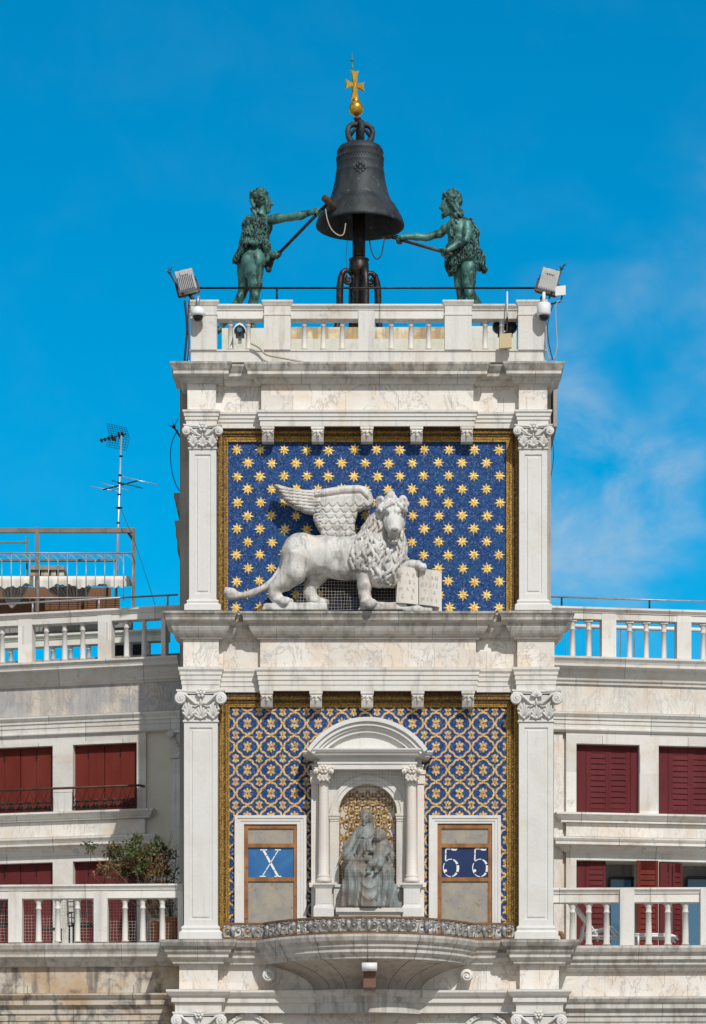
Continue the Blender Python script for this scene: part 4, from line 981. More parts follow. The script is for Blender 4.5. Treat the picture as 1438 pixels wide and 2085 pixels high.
def striker(left):
    global XC_
    YM = 2.0
    q = lambda px, py, y=YM: Q(px, py, y)
    sc = (D+YM)/F
    if left:
        root = thing('bronze_statue', (X(515,YM), YM, Z(690,YM)), 'green bronze man left of the bell, back turned, swinging a hammer', 'statue', 'bronze bell strikers')
        B = SDF(q(438,377)-(0,.55,0), q(668,700)+(0,.7,0), .0135)
        # legs
        B.chain([q(521,528,1.92), q(518,552,1.93), q(520,580,1.93), q(519,603,1.93), q(514,625,1.97), q(514,655,1.98), q(516,672,1.97)], [.185,.165,.128,.088,.095,.062,.052], .04)
        B.chain([q(497,530,2.14), q(497,555,2.15), q(497,585,2.17), q(492,602,2.18), q(475,630,2.25), q(458,655,2.28), q(449,668,2.28)], [.14,.125,.10,.083,.088,.058,.05], .04)
        B.ell(q(523,602,1.85), (.04,.05,.05), .03)
        for a, b, y in (((518,674),(535,683),1.9),((449,670),(432,682),2.2)): B.chain([q(a[0],a[1],y), q(b[0],b[1],y-.12)], [.065,.045], .05)
        B.ell(q(506,531,1.90), (.135,.14,.16), .03); B.ell(q(526,532,1.88), (.125,.15,.165), .025)    # buttocks
        B.cone(q(517,522,1.70), q(515,556,1.72), .012, .018, .02, '-')
        # trunk
        B.chain([q(516,515,1.98), q(520,490,2.0), q(523,465,2.0)], [.18,.20,.215], .07); B.ell(q(525,456,2.0), (.255,.19,.17), .06)
        B.chain([q(528,447,2.0), q(534,428,2.0)], [.105,.085], .05)
        # arms
        B.chain([q(508,448,1.95), q(504,462,2.02), q(509,478,2.2)], [.085,.09,.075], .05)
        B.chain([q(545,450,1.9), q(568,444.5,1.8), q(592,442.5,1.72), q(612,439,1.66), q(637,431.5,1.6), q(645,429,1.58)], [.095,.085,.068,.076,.048,.044], .03)
        B.chain([q(541,498,2.16), q(545,520,2.02), q(558,519.5,1.88), q(564,520,1.84)], [.07,.07,.055,.05], .03)
        sh0, sh1 = q(545,540,1.93), q(676,405,1.5); ax = sh1-sh0
        tt = lambda px: sh0+ax*((px-545)/(676-545.))
        grip(B, tt(650), ax, (.4,-.5,-.5)); grip(B, tt(565.5), ax, (.6,-.5,-.3))
        # head in profile, looking at the bell
        hc = q(533,408,2.0)
        B.ell(hc, (.145,.135,.165), .03); B.ell(q(541,416,2.0), (.10,.10,.13), .04); B.cone(q(539,424,2.0), q(545,430,1.99), .075, .05, .04)
        B.ell(q(543,417,1.99), (.085,.085,.12), .03); B.chain([q(549,408,1.98), q(554.5,416,1.98)], [.022,.034], .015); B.cone(q(547,405,1.97), q(547,405,2.05), .035, .035, .02)
        B.cone(q(548.5,421,1.99), q(550,421.3,2.0), .028, .018, .012); B.cone(q(548.5,424,1.99), q(549.5,424.2,2.0), .024, .018, .012); B.ell(q(547.5,429,2.0), (.04,.045,.035), .02)
        B.ell(q(547.5,411,1.905), (.02,.03,.016), .01, '-'); B.ell(q(546.5,411,1.925), (.017,.022,.013), .006)
        B.ell(q(531,413,1.87), (.022,.02,.045), .01)
        B.mesh('body', 'bronze_green', root)
        H = SDF(hc-.36, hc+(.3,.3,.3), .0125)
        curls(H, q(529,404,2.0), .140, 110, 2, lambda v: v[0] < .55 or v[2] > .55); H.chain([q(528,386,2.0), q(530,382,2.0)], [.05,.025], .03)
        for px, py in ((516,420),(514,430),(519,434),(524,430),(512,412),(520,438)):
            for y in (1.86, 2.0, 2.12): H.chain([q(px,py-3,y), q(px+1.5,py+2,y-.03)], [.04,.026], .012)
        H.ell(q(528,405,2.0), (.135,.135,.15), .02); H.mesh('hair', 'bronze_tunic', root)
        XC_ = X(522,YM)
        C = SDF(q(470,440)-(0,.5,0), q(562,565)+(0,.5,0), .0115)
        C.chain([q(514,517,1.98), q(519,490,2.0), q(523,468,2.0)], [.225,.228,.235], .06); C.ell(q(524,457,2.0), (.25,.215,.16), .06)
        C.chain([q(513,505,1.98), q(497,527,2.03), q(488,540,2.03)], [.23,.16,.10], .05); C.chain([q(530,510,2.0), q(543,535,2.02), q(545,552,2.02)], [.2,.09,.05], .05)
        C.chain([q(520,505,1.95), q(521,515,1.93)], [.23,.2], .04)
        C.disp(lambda x, y, z: .012*wav(x, y, z, 22, 4), C.lo, C.lo+C.h*C.n)
        xa, za = np.array([X(p,YM) for p in (470,480,489,497,505,512,517,522,530,536,540,544,549,562)]), np.array([Z(p,YM) for p in (535,534,524,513,506,503,510,506,502,503,520,552,550,545)])
        C.cut(C.lo, C.lo+C.h*C.n, lambda x, y, z: (np.interp(x, xa, za).astype(np.float32)+.02*np.sin(x*75)-z)*.8)
        C.cut(C.lo, C.lo+C.h*C.n, lambda x, y, z: (z-(Z(447,YM)+(x-X(505,YM))*.35+.03*np.sin(x*60)))*.7)
        shag(C.mesh('fur_tunic', 'bronze_tunic', root), 620, 3)
        hm = thing('hammer', sh1, 'long dark hammer with a rusty head held against the left lip of the bell', 'hammer')
        m_ = MB(); m_.smooth = True; m_.tube([sh0-ax*.04, sh0+ax*.5, sh1], [.030,.03,.028], 10); m_.build('shaft', 'iron_dark', hm)
        m_ = MB(); m_.smooth = True; a, b = q(660,401.5,1.32), q(684,427,1.62); m_.tube([a, a+(b-a)*.03, a+(b-a)*.97, b], [.055,.066,.066,.055], 14); m_.build('head', 'bell_rust', hm)
    else:
        root = thing('bronze_statue', (X(945,YM), YM, Z(690,YM)), 'green bronze bearded man right of the bell, gripping a hammer shaft', 'statue', 'bronze bell strikers')
        B = SDF(q(795,385)-(0,.6,0), q(1005,700)+(0,.7,0), .0135)
        B.chain([q(953,522,1.9), q(955,548,1.89), q(955,575,1.9), q(956,594,1.88), q(965,610,1.97), q(982,632,2.06), q(994,650,2.1)], [.155,.148,.122,.09,.092,.066,.05], .04)
        B.chain([q(935,525,2.1), q(934,550,2.1), q(937,580,2.1), q(940,602,2.08), q(940,630,2.1), q(941,660,2.12)], [.135,.12,.10,.082,.08,.055], .04)
        B.chain([q(996,652,2.08), q(984,660,1.95)], [.06,.05], .05); B.chain([q(941,664,2.1), q(930,670,1.95)], [.06,.05], .05)
        B.ell(q(956,596,1.80), (.05,.05,.07), .03)
        B.chain([q(938,515,1.98), q(935,495,2.0), q(932,470,2.0)], [.19,.185,.195], .07); B.ell(q(934,462,2.0), (.225,.185,.18), .06)
        B.ell(q(924,467,1.86), (.09,.06,.08), .04); B.ell(q(939,468,1.85), (.09,.06,.08), .04)
        for k in range(3): B.cone(q(920,484+k*8,1.81), q(940,485+k*8,1.79), .012, .012, .02, '-')
        B.chain([q(930,452,2.0), q(924,434,2.0)], [.10,.085], .05)
        B.chain([q(907,465,2.05), q(897,475,2.1), q(874,482,2.12), q(868,484,2.12), q(848,482,2.1), q(826,482.5,2.08), q(818,483,2.08)], [.085,.078,.065,.062,.068,.047,.044], .03)
        B.chain([q(951,458,1.88), q(952,476,1.80), q(948,489,1.75), q(934,496,1.66), q(919,505,1.60), q(912,509,1.58)], [.095,.085,.066,.07,.047,.044], .03)
        sh0, sh1 = q(917,517,1.6), q(790,481,2.3); ax = sh1-sh0; tt = lambda px: sh0+ax*((px-917)/(790-917.))
        grip(B, tt(811), ax, (-.3,-.6,.2), .03, 1.1); grip(B, tt(902), ax, (-.4,-.6,.2), .03, 1.1)
        hc = q(918,412,2.0)
        B.ell(hc, (.145,.135,.165), .03); B.ell(q(910,421,2.0), (.10,.10,.13), .04); B.cone(q(911,430,2.0), q(906,437,1.99), .075, .055, .04)
        B.ell(q(907,422,1.99), (.085,.085,.12), .03); B.chain([q(902.5,414,1.98), q(897,423,1.98)], [.022,.034], .015); B.cone(q(904,412,1.96), q(904,412,2.05), .033, .033, .02)
        B.cone(q(903.5,429,1.99), q(902.5,429,2.0), .03, .018, .012); B.cone(q(903.5,432,1.99), q(903,432,2.0), .025, .018, .012)
        B.ell(q(904,418,1.905), (.018,.03,.016), .01, '-'); B.ell(q(905,418,1.92), (.016,.022,.012), .006)
        B.mesh('body', 'bronze_green', root)
        H = SDF(hc-(.36,.4,.5), hc+(.5,.4,.34), .0125)
        curls(H, q(921,407,2.0), .140, 110, 6, lambda v: v[0] > -.5 or v[2] > .5); H.chain([q(918,392,2.0), q(918,389,2.0)], [.045,.02], .03)
        H.chain([q(904,437,1.98), q(901,445,1.96)], [.05,.02], .02); H.chain([q(913,434,1.91), q(906,438,1.93)], [.035,.04], .02)
        H.chain([q(906,401,2.0), q(902,404,1.97)], [.05,.03], .03)
        for i, (px, py) in enumerate(((926,425),(931,432),(937,438),(930,418),(934,425),(941,434),(928,440))):
            for y in (1.87, 2.0, 2.12): H.chain([q(px-1,py-3,y), q(px+2,py+3,y-.03)], [.042,.026], .012)
        H.ell(q(922,408,2.0), (.13,.135,.145), .02); H.mesh('hair', 'bronze_tunic', root)
        XC_ = X(938,YM)
        C = SDF(q(898,440)-(0,.55,0), q(1000,575)+(0,.5,0), .0115)
        C.chain([q(938,520,1.98), q(938,508,1.98)], [.235,.21], .05); C.chain([q(946,506,1.98), q(966,528,2.0), q(986,550,2.0)], [.21,.17,.05], .05); C.chain([q(955,525,1.85), q(958,533,1.85)], [.13,.10], .04)
        C.chain([q(928,510,1.95), q(923,535,1.92), q(919,555,1.9)], [.17,.13,.07], .05); C.chain([q(957,455,2.04), q(962,475,2.1), q(958,500,2.08)], [.07,.10,.13], .05)
        C.chain([q(949,452,1.95), q(940,449,1.92), q(926,455,1.84), q(922,464,1.82), q(921,480,1.80)], [.055,.04,.04,.035,.02], .02)
        C.disp(lambda x, y, z: .012*wav(x, y, z, 22, 4), C.lo, C.lo+C.h*C.n)
        xa = np.array([X(p,YM) for p in (898,912,918,924,930,936,944,952,958,964,972,980,986,992,1000)]); za = np.array([Z(p,YM) for p in (550,556,562,556,546,541,538,537,535,540,545,548,552,552,550)])
        C.cut(C.lo, C.lo+C.h*C.n, lambda x, y, z: (np.interp(x, xa, za).astype(np.float32)+.022*np.sin(x*70)-z)*.8)
        shag(C.mesh('fur_tunic', 'bronze_tunic', root), 560, 5)
        hm = thing('hammer', sh1, 'hammer whose plain dark shaft runs from the right statue to behind the bell', 'hammer')
        m_ = MB(); m_.smooth = True; m_.tube([sh0-ax*.03, sh0+ax*.5, sh1], [.03,.03,.028], 10); m_.build('shaft', 'bell_rust', hm)
        m_ = MB(); m_.smooth = True; n_ = norm(np.cross(ax, (0,0,1))); n_ = np.array((.35,.1,-.9)); a, b = sh1-n_*.02, sh1+n_*.02; a = sh1+np.array((-.05,.14,.04)); b = sh1+np.array((.03,-.12,-.03)); m_.tube([a, b], .06, 12); m_.build('head', 'bell_rust', hm)
striker(True); striker(False)

# ---------------------------------------------------------------- the winged lion
YL = -.36
q = lambda px, py, y=YL: Q(px, py, y)
LION = thing('winged_lion_statue', (X(690,YL), YL, Z(1244,YL)), 'weathered white marble winged lion with raised paw in front of the star mosaic', 'statue')
B = SDF(q(448,990)-(0,.78,0), q(880,1253)+(0,.42,0), .0145)
u = 1/PXM
B.chain([q(622,1131), q(665,1132), q(712,1136), q(750,1138)], [.345,.335,.345,.40], .10, sq=1.15)
B.ell(q(612,1127,-.40), (.33,.30,.36), .08); B.ell(q(700,1160), (.36,.27,.17), .08)
B.chain([q(606,1140,-.46), q(598,1165,-.5), q(578,1184,-.5), q(561,1197,-.48), q(560,1212,-.48), q(568,1222,-.48)], [.30,.22,.165,.115,.095,.10], .07)       # near hind leg
B.ell(q(575,1224,-.50), (.17,.16,.075), .04)
for k in range(4): B.ell(q(578+k*3.5,1226-abs(k-1.5)*.8,-.62+.075*k), (.085,.042,.06), .015)
B.chain([q(640,1150,-.2), q(647,1172,-.2), q(634,1194,-.18), q(630,1208,-.18), q(640,1222,-.2)], [.24,.165,.105,.095,.10], .06)                                    # far hind leg
B.ell(q(648,1225,-.22), (.16,.15,.075), .04)
for k in range(4): B.ell(q(654+k*2.5,1226,-.33+.07*k), (.085,.04,.065), .015)
B.chain([q(742,1140,-.48), q(742,1168,-.54), q(743,1192,-.55), q(743,1214,-.54), q(746,1224,-.56)], [.24,.145,.118,.10,.11], .06)                                 # near fore leg
B.ell(q(750,1228,-.60), (.155,.17,.08), .04)
for k in range(4): B.ell(q(753+k*2.2,1229,-.74+.075*k), (.09,.044,.07), .015)
B.chain([q(790,1150,-.40), q(815,1153,-.48), q(838,1150,-.56), q(852,1151,-.60)], [.18,.11,.085,.085], .06)                                                # raised fore leg over the book
B.ell(q(857,1153,-.62), (.10,.11,.065), .03)
for k in range(4): B.chain([q(855+k*3.6,1149,-.70), q(856+k*3.6,1155,-.73), q(856+k*3.6,1160,-.71)], [.033,.036,.028], .012)
for k in range(4): B.cone(q(856+k*3.6,1161,-.71), q(856.5+k*3.6,1164.5,-.70), .014, .005, .006)
tail = [(583,1122),(579,1142),(570,1165),(556,1184),(538,1197),(516,1207),(497,1212),(480,1212),(469,1207)]
B.chain([q(a, b, -.30-.02*i) for i, (a, b) in enumerate(tail)], [.085,.075,.066,.062,.06,.06,.058,.066,.08], .03)
B.chain([q(474,1208,-.46), q(464,1206,-.47), q(462,1200,-.46)], [.085,.075,.04], .03); B.chain([q(480,1214,-.46), q(466,1214,-.46), q(462,1208,-.46)], [.06,.06,.05], .02)
for a, b, y0, y1 in ((533,667,-.58,-.06),(729,828,-.60,-.22)):
    B.poly([(X(a,YL),Z(1247,YL)),(X(b,YL),Z(1247,YL)),(X(b,YL),Z(1232,YL)),(X((a+b)/2,YL),Z(1230.5,YL)),(X(a+6,YL),Z(1233,YL))], y0, y1, .02, .02)
B.chain([q(828,1241,-.55), q(850,1240,-.56), q(884,1242,-.55)], [.06,.075,.06], .05)
# neck, mane, head turned to the viewer
B.chain([q(755,1120,-.38), q(778,1085,-.44), q(792,1060,-.48)], [.38,.29,.24], .10); B.ell(q(778,1140,-.52), (.34,.30,.45), .10)
B.ell(q(786,1165,-.52), (.28,.26,.26), .08); B.ell(q(806,1120,-.50), (.16,.22,.36), .08)
def mane(x, y, z):
    zc, xc = z-Z(1150,YL), x-X(780,YL)
    wv = .55*np.sin(zc*17+wav(x, y, z, 5, 8)*1.3+y*6); f = (xc*30+zc*9+y*10)+2.7*wv+wav(x, y, z, 7, 5)*.9
    s_ = np.abs(np.sin(f*.5)); m = np.clip((x-X(708,YL)+.06*np.sin(z*25))/.14, 0, 1)*np.clip((Z(1035,YL)-z)/.15, 0, 1)*np.clip((z-Z(1195,YL)+.05)/.1, 0, 1)
    return m*(.105*(1-s_**.6)-.036+.022*wav(x, y, z, 16, 9))
hq = lambda px, py, y: q(px, py, y)
B.ell(hq(798,1040,-.66), (.225,.21,.225), .05); B.chain([hq(799,1046,-.70), hq(801,1066,-.84), hq(803,1078,-.92)], [.175,.14,.12], .05)
B.ell(hq(803,1080,-.93), (.115,.10,.085), .03); B.chain([hq(801,1089,-.82), hq(803,1093,-.88)], [.10,.075], .03)
B.ell(hq(804,1077,-1.025), (.06,.03,.032), .015)                                              # nose
B.chain([hq(782,1035,-.83), hq(793,1041,-.88)], [.055,.05], .03); B.chain([hq(818,1035,-.81), hq(808,1041,-.88)], [.055,.05], .03)   # brows
for sx in (788, 814): B.ell(hq(sx,1048,-.865), (.045,.035,.028), .02, '-'); B.ell(hq(sx,1048.5,-.84), (.033,.03,.024), .006)
B.chain([hq(786,1060,-.78), hq(792,1076,-.86)], [.06,.05], .03); B.chain([hq(817,1060,-.76), hq(813,1076,-.86)], [.05,.05], .03)
B.chain([hq(791,1085,-.93), hq(803,1088,-1.0), hq(815,1084,-.93)], [.012,.012,.012], .012, '-'); B.cone(hq(803.5,1079,-1.05), hq(803,1088,-1.01), .009, .009, .01, '-')
for sx, d_ in ((774, -1), (821, 1)):
    B.ell(hq(sx,1020,-.58), (.085,.07,.10), .03, rot=20*d_); B.ell(hq(sx+d_*1,1021,-.655), (.045,.045,.06), .01, '-')
for i, (px, py, r) in enumerate(((795,1012,.10),(789,1017,.075),(803,1016,.08),(796,1005,.065),(783,1024,.06),(811,1021,.065),(779,1030,.05),(817,1028,.05),(800,1008,.06))):
    B.chain([hq(px-4,py+4,-.66), hq(px,py-2,-.69), hq(px+4,py+4,-.68)], [r*.5,r*.7,r*.45], .02)
B.disp(lambda x, y, z: .010*np.abs(wav(x, y, z, 14, 12))-.004, B.lo, B.lo+B.h*B.n)
for i in range(5): B.cone(q(668+i*5,1105,-.70), q(666+i*5,1160,-.70), .010, .010, .03, '-')
lb = B.mesh('body', 'statue_stone', LION)
def mane_pick(co, no):
    px = co[:,0]*F/(D+co[:,1])+719; py = YH-(co[:,2]-ZC)*F/(D+co[:,1])
    face = ((px-802)/25)**2+((py-1062)/36)**2 < 1
    neck = (px > np.interp(py, (1020,1060,1100,1140,1185), (768,752,724,712,728))) & (py > 1016) & (py < 1192) & (px < 836)
    leg = (py > 1160) & (px < 760)
    return neck & ~(face & (co[:,1] < -.62)) & ~leg & (co[:,1] < -.1) & ~((px > 812) & (py > 1140))
fl = lambda c, nn, t, ph: np.array((-.25+.9*math.sin(ph+t*6.0), .3*math.cos(ph), -1.0))
m_ = on_surface(lb, mane_pick, 210, 9, 8, .30, .040, fl, .020, 7)
m_.build('mane', 'statue_stone', LION, smooth=True)
m_ = MB(); m_.smooth = True; m_.ball(hq(804,1078,-1.045), (.062,.026,.034), 12, 8); m_.ball(hq(803,1086,-1.02), (.05,.016,.008), 8, 5); m_.build('nose', 'dark_stone', LION)
# wing
W = SDF(q(548,976)-(0,.35,0), q(768,1098)+(0,.35,0), .0115)
wp = [(558,986),(566,985),(585,991),(610,996),(640,997),(668,993),(700,988),(728,986.5),(745,990),(756,1001),(760,1014),(760,1027),(752,1034),(738,1033),(729,1040),(724,1056),(722,1075),(726,1094),(655,1094),(651,1080),(642,1064),(637,1050),(640,1044),(622,1040),(600,1031),(583,1019),(569,1002)]
W.poly([(X(a,-.45),Z(b,-.45)) for a, b in wp], -.46, -.16, .07, .02)
def feathers(x, y, z):
    px = x*F/(D-.45)+719; pz = YH-(z-ZC)*F/(D-.45)
    top = np.interp(px, [558,585,640,700,735,760], [986,991,997,988,987,1012]).astype(np.float32); dd = pz-top
    o = np.zeros_like(x)
    prim = (px < 652); g = np.abs(((dd+2)/6.6) % 1-.5)*2
    o += np.where(prim & (dd > 7), .026*(1-np.clip(g*2.6, 0, 1)), 0)
    o += (.034*np.exp(-((dd-17)/2.2)**2)-.022*np.clip(1-np.abs(dd-8)/9, 0, 1))*(px > 640)*(px < 750)                        # edge of the shoulder roll
    row = np.floor((pz-1020)/12.2); fr = (pz-1020)/12.2-row; cu = ((px+(pz-1040)*.22)/18+.5*(row % 2)); fu = (cu-np.floor(cu))-.5
    edge = fr-(1-2.6*fu*fu*1.0); o += np.where((px >= 640) & (pz > 1020), .032*np.exp(-(edge/.09)**2)+.016*np.exp(-(fu/.05)**2)*(fr < .9)*0+.02*np.clip(edge, 0, 1), 0)
    return o-.004+.004*np.sin(px*1.3+pz*.2)*prim
W.disp(feathers, W.lo, W.lo+W.h*W.n)
W.mesh('wing', 'statue_stone', LION)

# open stone book
BK = thing('open_book', q(852,1230,-.62), 'open stone book with carved letters under the paw of the lion', 'book')
yb_ = -.62
def leaf(p, sg):   # page block
    m_ = MB(); (x0, zt0), (x1, zt1), (x1b, zb1), (x0b, zb0) = p; K = 8; vs = []
    for k in range(K+1):
        t = k/K; bul = -.035*math.sin(math.pi*(t if sg < 0 else t)**.8)
        xt, xb = x0+(x1-x0)*t, x0b+(x1b-x0b)*t; zt_, zb_ = zt0+(zt1-zt0)*t, zb0+(zb1-zb0)*t
        for y in (yb_+bul, yb_+.13): vs += [(X(xt,yb_), y, Z(zt_,yb_)), (X(xb,yb_), y, Z(zb_,yb_))]
    fs = []
    for k in range(K):
        a, b = 4*k, 4*k+4; fs += [(a,a+1,b+1,b), (a+2,b+2,b+3,a+3), (a,b,b+2,a+2), (a+1,a+3,b+3,b+1)]
    fs += [(0,2,3,1), (4*K,4*K+1,4*K+3,4*K+2)]; m_.add(vs, fs); return m_
pl = ((811,1153),(852,1158),(852,1231),(807,1227)); pr = ((853.5,1158),(898,1163),(895,1236),(853.5,1231))
m_ = MB(); m_.box(X(806,yb_), X(900,yb_), yb_+.131, yb_+.19, Z(1234,yb_), Z(1153,yb_)); m_.v = [(x, y, z-(x-X(806,yb_))*.11) for x, y, z in m_.v]; m_.build('cover', 'book_stone', BK)
def letters(m_, lines, x0, x1, py0, dy, size, y, slope=0.0, depth=.004, sq=.8):
    vs_all, fs_all = [], []
    for li, t in enumerate(lines):
        n = len(t)
        for i, ch in enumerate(t):
            cu = bpy.data.curves.new('t', 'FONT'); cu.body = ch; cu.size = 1.0; cu.extrude = 0; cu.align_x = 'CENTER'; cu.resolution_u = 3
            ob = bpy.data.objects.new('t', cu); me = ob.to_mesh(); cx = x0+(x1-x0)*(i+.5)/n; cz = py0+li*dy+(cx-x0)*slope
            b = len(vs_all); vs_all += [(X(cx,y)+v.co.x*size*sq, y, Z(cz,y)+v.co.y*size) for v in me.vertices]; fs_all += [tuple(b+k for k in p.vertices) for p in me.polygons]
            ob.to_mesh_clear(); bpy.data.objects.remove(ob); bpy.data.curves.remove(cu)
    m_.cur = 1; m_.add(vs_all, fs_all); return m_
letters(leaf(pl, -1), ['PAX', 'TIBI', 'MAR', 'CE'], 811, 849, 1171, 15, .095, yb_-.0385, .1).build('page', ['book_stone', 'letter_cut'], BK)
letters(leaf(pr, 1), ['EVAN', 'GELIS', 'TA', 'MEVS'], 857, 894, 1177, 15, .095, yb_-.0385, .1).build('page', ['book_stone', 'letter_cut'], BK)

# ---------------------------------------------------------------- seated mother and child
YV = -.50
q = lambda px, py, y=YV: Q(px, py, y)
VM = thing('seated_statue', q(752,1848), 'bronze seated woman in a veil and draped robe inside the arched shrine', 'statue')
B = SDF(q(680,1634)-(0,.60,0), q(828,1855)+(0,.42,0), .0105)
B.chain([q(752,1752,-.42), q(748,1722,-.40), q(744,1695,-.40)], [.27,.20,.16], .06); B.ell(q(746,1701,-.40), (.25,.16,.11), .06)
B.chain([q(744,1692,-.41), q(745,1677,-.43)], [.07,.058], .025)
B.ell(q(744.5,1664,-.46), (.080,.09,.115), .02); B.ell(q(742.5,1669,-.49), (.064,.065,.085), .02)       # head, bowed
B.chain([q(741.5,1663,-.545), q(740.8,1669.5,-.575)], [.012,.019], .01); B.ell(q(737.3,1664,-.54), (.02,.02,.012), .006, '-'); B.ell(q(746,1664.5,-.545), (.02,.02,.012), .006, '-')
B.chain([q(738.5,1674.3,-.555), q(744,1674.8,-.555)], [.011,.011], .006); B.ell(q(741.5,1679,-.535), (.03,.028,.022), .012)
# veil
B.chain([q(735,1664,-.43), q(736,1655,-.45), q(743,1650.5,-.47), q(751,1653,-.46), q(755.5,1664,-.44), q(757,1680,-.42), q(762,1696,-.40)], [.026,.03,.034,.034,.036,.036,.045], .012); B.ell(q(747,1661,-.37), (.095,.09,.12), .03)
# arms in wide sleeves
B.chain([q(725,1704,-.40), q(712,1725,-.46), q(706,1744,-.52), q(717,1756,-.62)], [.10,.11,.115,.10], .035); B.chain([q(716,1752,-.64), q(735,1752,-.72), q(748,1748,-.74)], [.085,.06,.05], .03)
for k in range(4): B.chain([q(744,1745+k*2.6,-.77+.01*k), q(752,1743.5+k*2.8,-.78), q(758,1744+k*2.8,-.765)], [.02,.018,.013], .008)
B.chain([q(742,1742,-.76), q(749,1739,-.78)], [.022,.015], .01)
B.chain([q(768,1704,-.40), q(785,1722,-.43), q(793,1745,-.48), q(788,1760,-.56)], [.10,.10,.10,.085], .035)
for k in range(4): B.chain([q(786,1733+k*3,-.70), q(778,1734+k*3,-.745), q(772,1736+k*3,-.74)], [.022,.019,.014], .008)
# lap, knees, skirts to the plinth
B.chain([q(735,1772,-.50), q(721,1778,-.70)], [.22,.165], .07); B.chain([q(765,1772,-.50), q(784,1778,-.70)], [.22,.165], .07)
B.chain([q(721,1778,-.70), q(716,1812,-.70), q(708,1845,-.66)], [.165,.165,.19], .07); B.chain([q(784,1778,-.70), q(789,1812,-.70), q(796,1845,-.66)], [.165,.16,.18], .07)
B.chain([q(751,1790,-.60), q(752,1845,-.62)], [.26,.33], .10); B.chain([q(713,1790,-.50), q(703,1820,-.50), q(699,1848,-.50)], [.10,.085,.10], .04); B.chain([q(792,1785,-.50), q(800,1818,-.50), q(809,1846,-.50)], [.10,.08,.07], .04); B.chain([q(722,1768,-.80), q(726,1800,-.82), q(716,1842,-.84)], [.03,.04,.05], .03); B.chain([q(781,1768,-.78), q(775,1800,-.80), q(786,1842,-.82)], [.03,.04,.05], .03)
B.chain([q(696,1843,-.62), q(725,1846,-.78), q(752,1847,-.82), q(785,1845,-.78), q(810,1842,-.62)], [.06,.08,.09,.08,.06], .05)
for rim in (((735,1698,-.53),(729,1718,-.56),(724,1738,-.60),(726,1754,-.66)),((756,1698,-.53),(762,1712,-.56),(768,1728,-.58)),((735,1703,-.57),(745,1706,-.58),(755,1702,-.57))):
    B.chain([q(*p) for p in rim], [.022]*len(rim), .012)
B.chain([q(737,1698,-.50), q(745,1701,-.51), q(753,1697,-.50)], [.012,.012,.012], .008)
def folds(x, y, z):
    px = x*F/(D+YV)+719; py = YH-(z-ZC)*F/(D+YV)
    s_ = np.clip((py-1772)/20, 0, 1); cx = (px-752)
    f1 = np.sin(cx*.42+np.sin(py*.06)*1.2+wav(x, y, z, 5, 2)*.8)*(np.abs(cx) > 14)
    dn = py-1775-.018*cx*cx*-1.0; f2 = np.sin((py+.028*cx*cx*1.0-1790)*.36)*np.exp(-(cx/24)**2)
    up = np.clip((1768-py)/12, 0, 1)*np.clip((py-1690)/8, 0, 1); f3 = np.sin(cx*.5+py*.22)*(cx < -8)+np.sin(cx*.5-py*.22)*(cx > 34)
    sh = lambda a: 1-2*np.abs(np.sin(a*.5))**.75                  # sharp ridges, round valleys
    g1 = sh(cx*.46+np.sin(py*.055)*1.3+wav(x, y, z, 4, 2)*1.1)*np.clip((np.abs(cx-1)-10)/8, 0, 1)
    g2 = .55*sh((py+.045*cx*cx-1790)*.27)*np.exp(-(cx/20)**2)
    g3 = sh(cx*.62+py*.30+.6*wav(x, y, z, 5, 3))*(cx < -12)+sh(cx*.62-py*.30)*(cx > 36)
    return -.026*s_*(g1*.85+g2)-.017*up*g3+.005*wav(x, y, z, 18, 6)
B.disp(folds, q(684,1690)-(0,.6,0), q(824,1852)+(0,.6,0))
B.cut(B.lo, B.lo+B.h*B.n, lambda x, y, z: Z(1847.6,-.8)-z+0*x+0*y)
B.mesh('figure', 'statue_bronze', VM, relax=2)
CH = thing('child_statue', q(772,1758,-.7), 'small bronze child on the lap of the seated woman, one hand raised', 'statue')
B = SDF(q(740,1686,-.8)-(0,.28,0), q(802,1785,-.8)+(0,.40,0), .0085)
B.chain([q(772,1751,-.72), q(774,1735,-.70), q(775,1722,-.68)], [.125,.11,.11], .05); B.ell(q(776,1720,-.68), (.15,.10,.07), .04)
B.cone(q(774,1716,-.69), q(772,1708,-.71), .055, .05, .03); B.ell(q(772,1704,-.74), (.082,.09,.095), .02); B.ell(q(770.5,1707,-.79), (.055,.05,.06), .02)
B.chain([q(769.5,1704,-.835), q(769,1707,-.85)], [.009,.014], .008); B.ell(q(766.5,1704,-.83), (.015,.012,.008), .006, '-'); B.ell(q(773,1704,-.83), (.015,.012,.008), .006, '-'); B.ell(q(769.5,1711,-.825), (.02,.014,.006), .006, '-')
B.ell(q(774,1701,-.70), (.10,.10,.105), .02)
for k in range(12): B.ell(q(774+10.5*math.cos(k*.5),1700-10.5*math.sin(k*.5),-.71), (.024,.05,.024), .01)
B.chain([q(765,1722,-.70), q(757,1731,-.76), q(749,1730,-.80), q(748,1718,-.82)], [.05,.045,.036,.03], .02); B.ell(q(748,1715,-.82), (.026,.02,.03), .01)
for k in range(2): B.cone(q(747.5+k*2,1714,-.82), q(748+k*2.4,1707,-.82), .0105, .008, .006)
B.chain([q(786,1722,-.68), q(791,1735,-.72), q(784,1742,-.76)], [.05,.046,.038], .02)
B.chain([q(767,1753,-.74), q(756,1760,-.86), q(751,1770,-.84), q(752,1778,-.86)], [.075,.062,.048,.03], .03); B.chain([q(752,1778,-.86), q(747,1776,-.92)], [.03,.022], .02)
B.chain([q(776,1753,-.74), q(773,1762,-.88), q(768,1771,-.86), q(767,1774,-.87)], [.075,.06,.046,.03], .03); B.chain([q(767,1774,-.87), q(764,1776,-.93)], [.03,.022], .02)
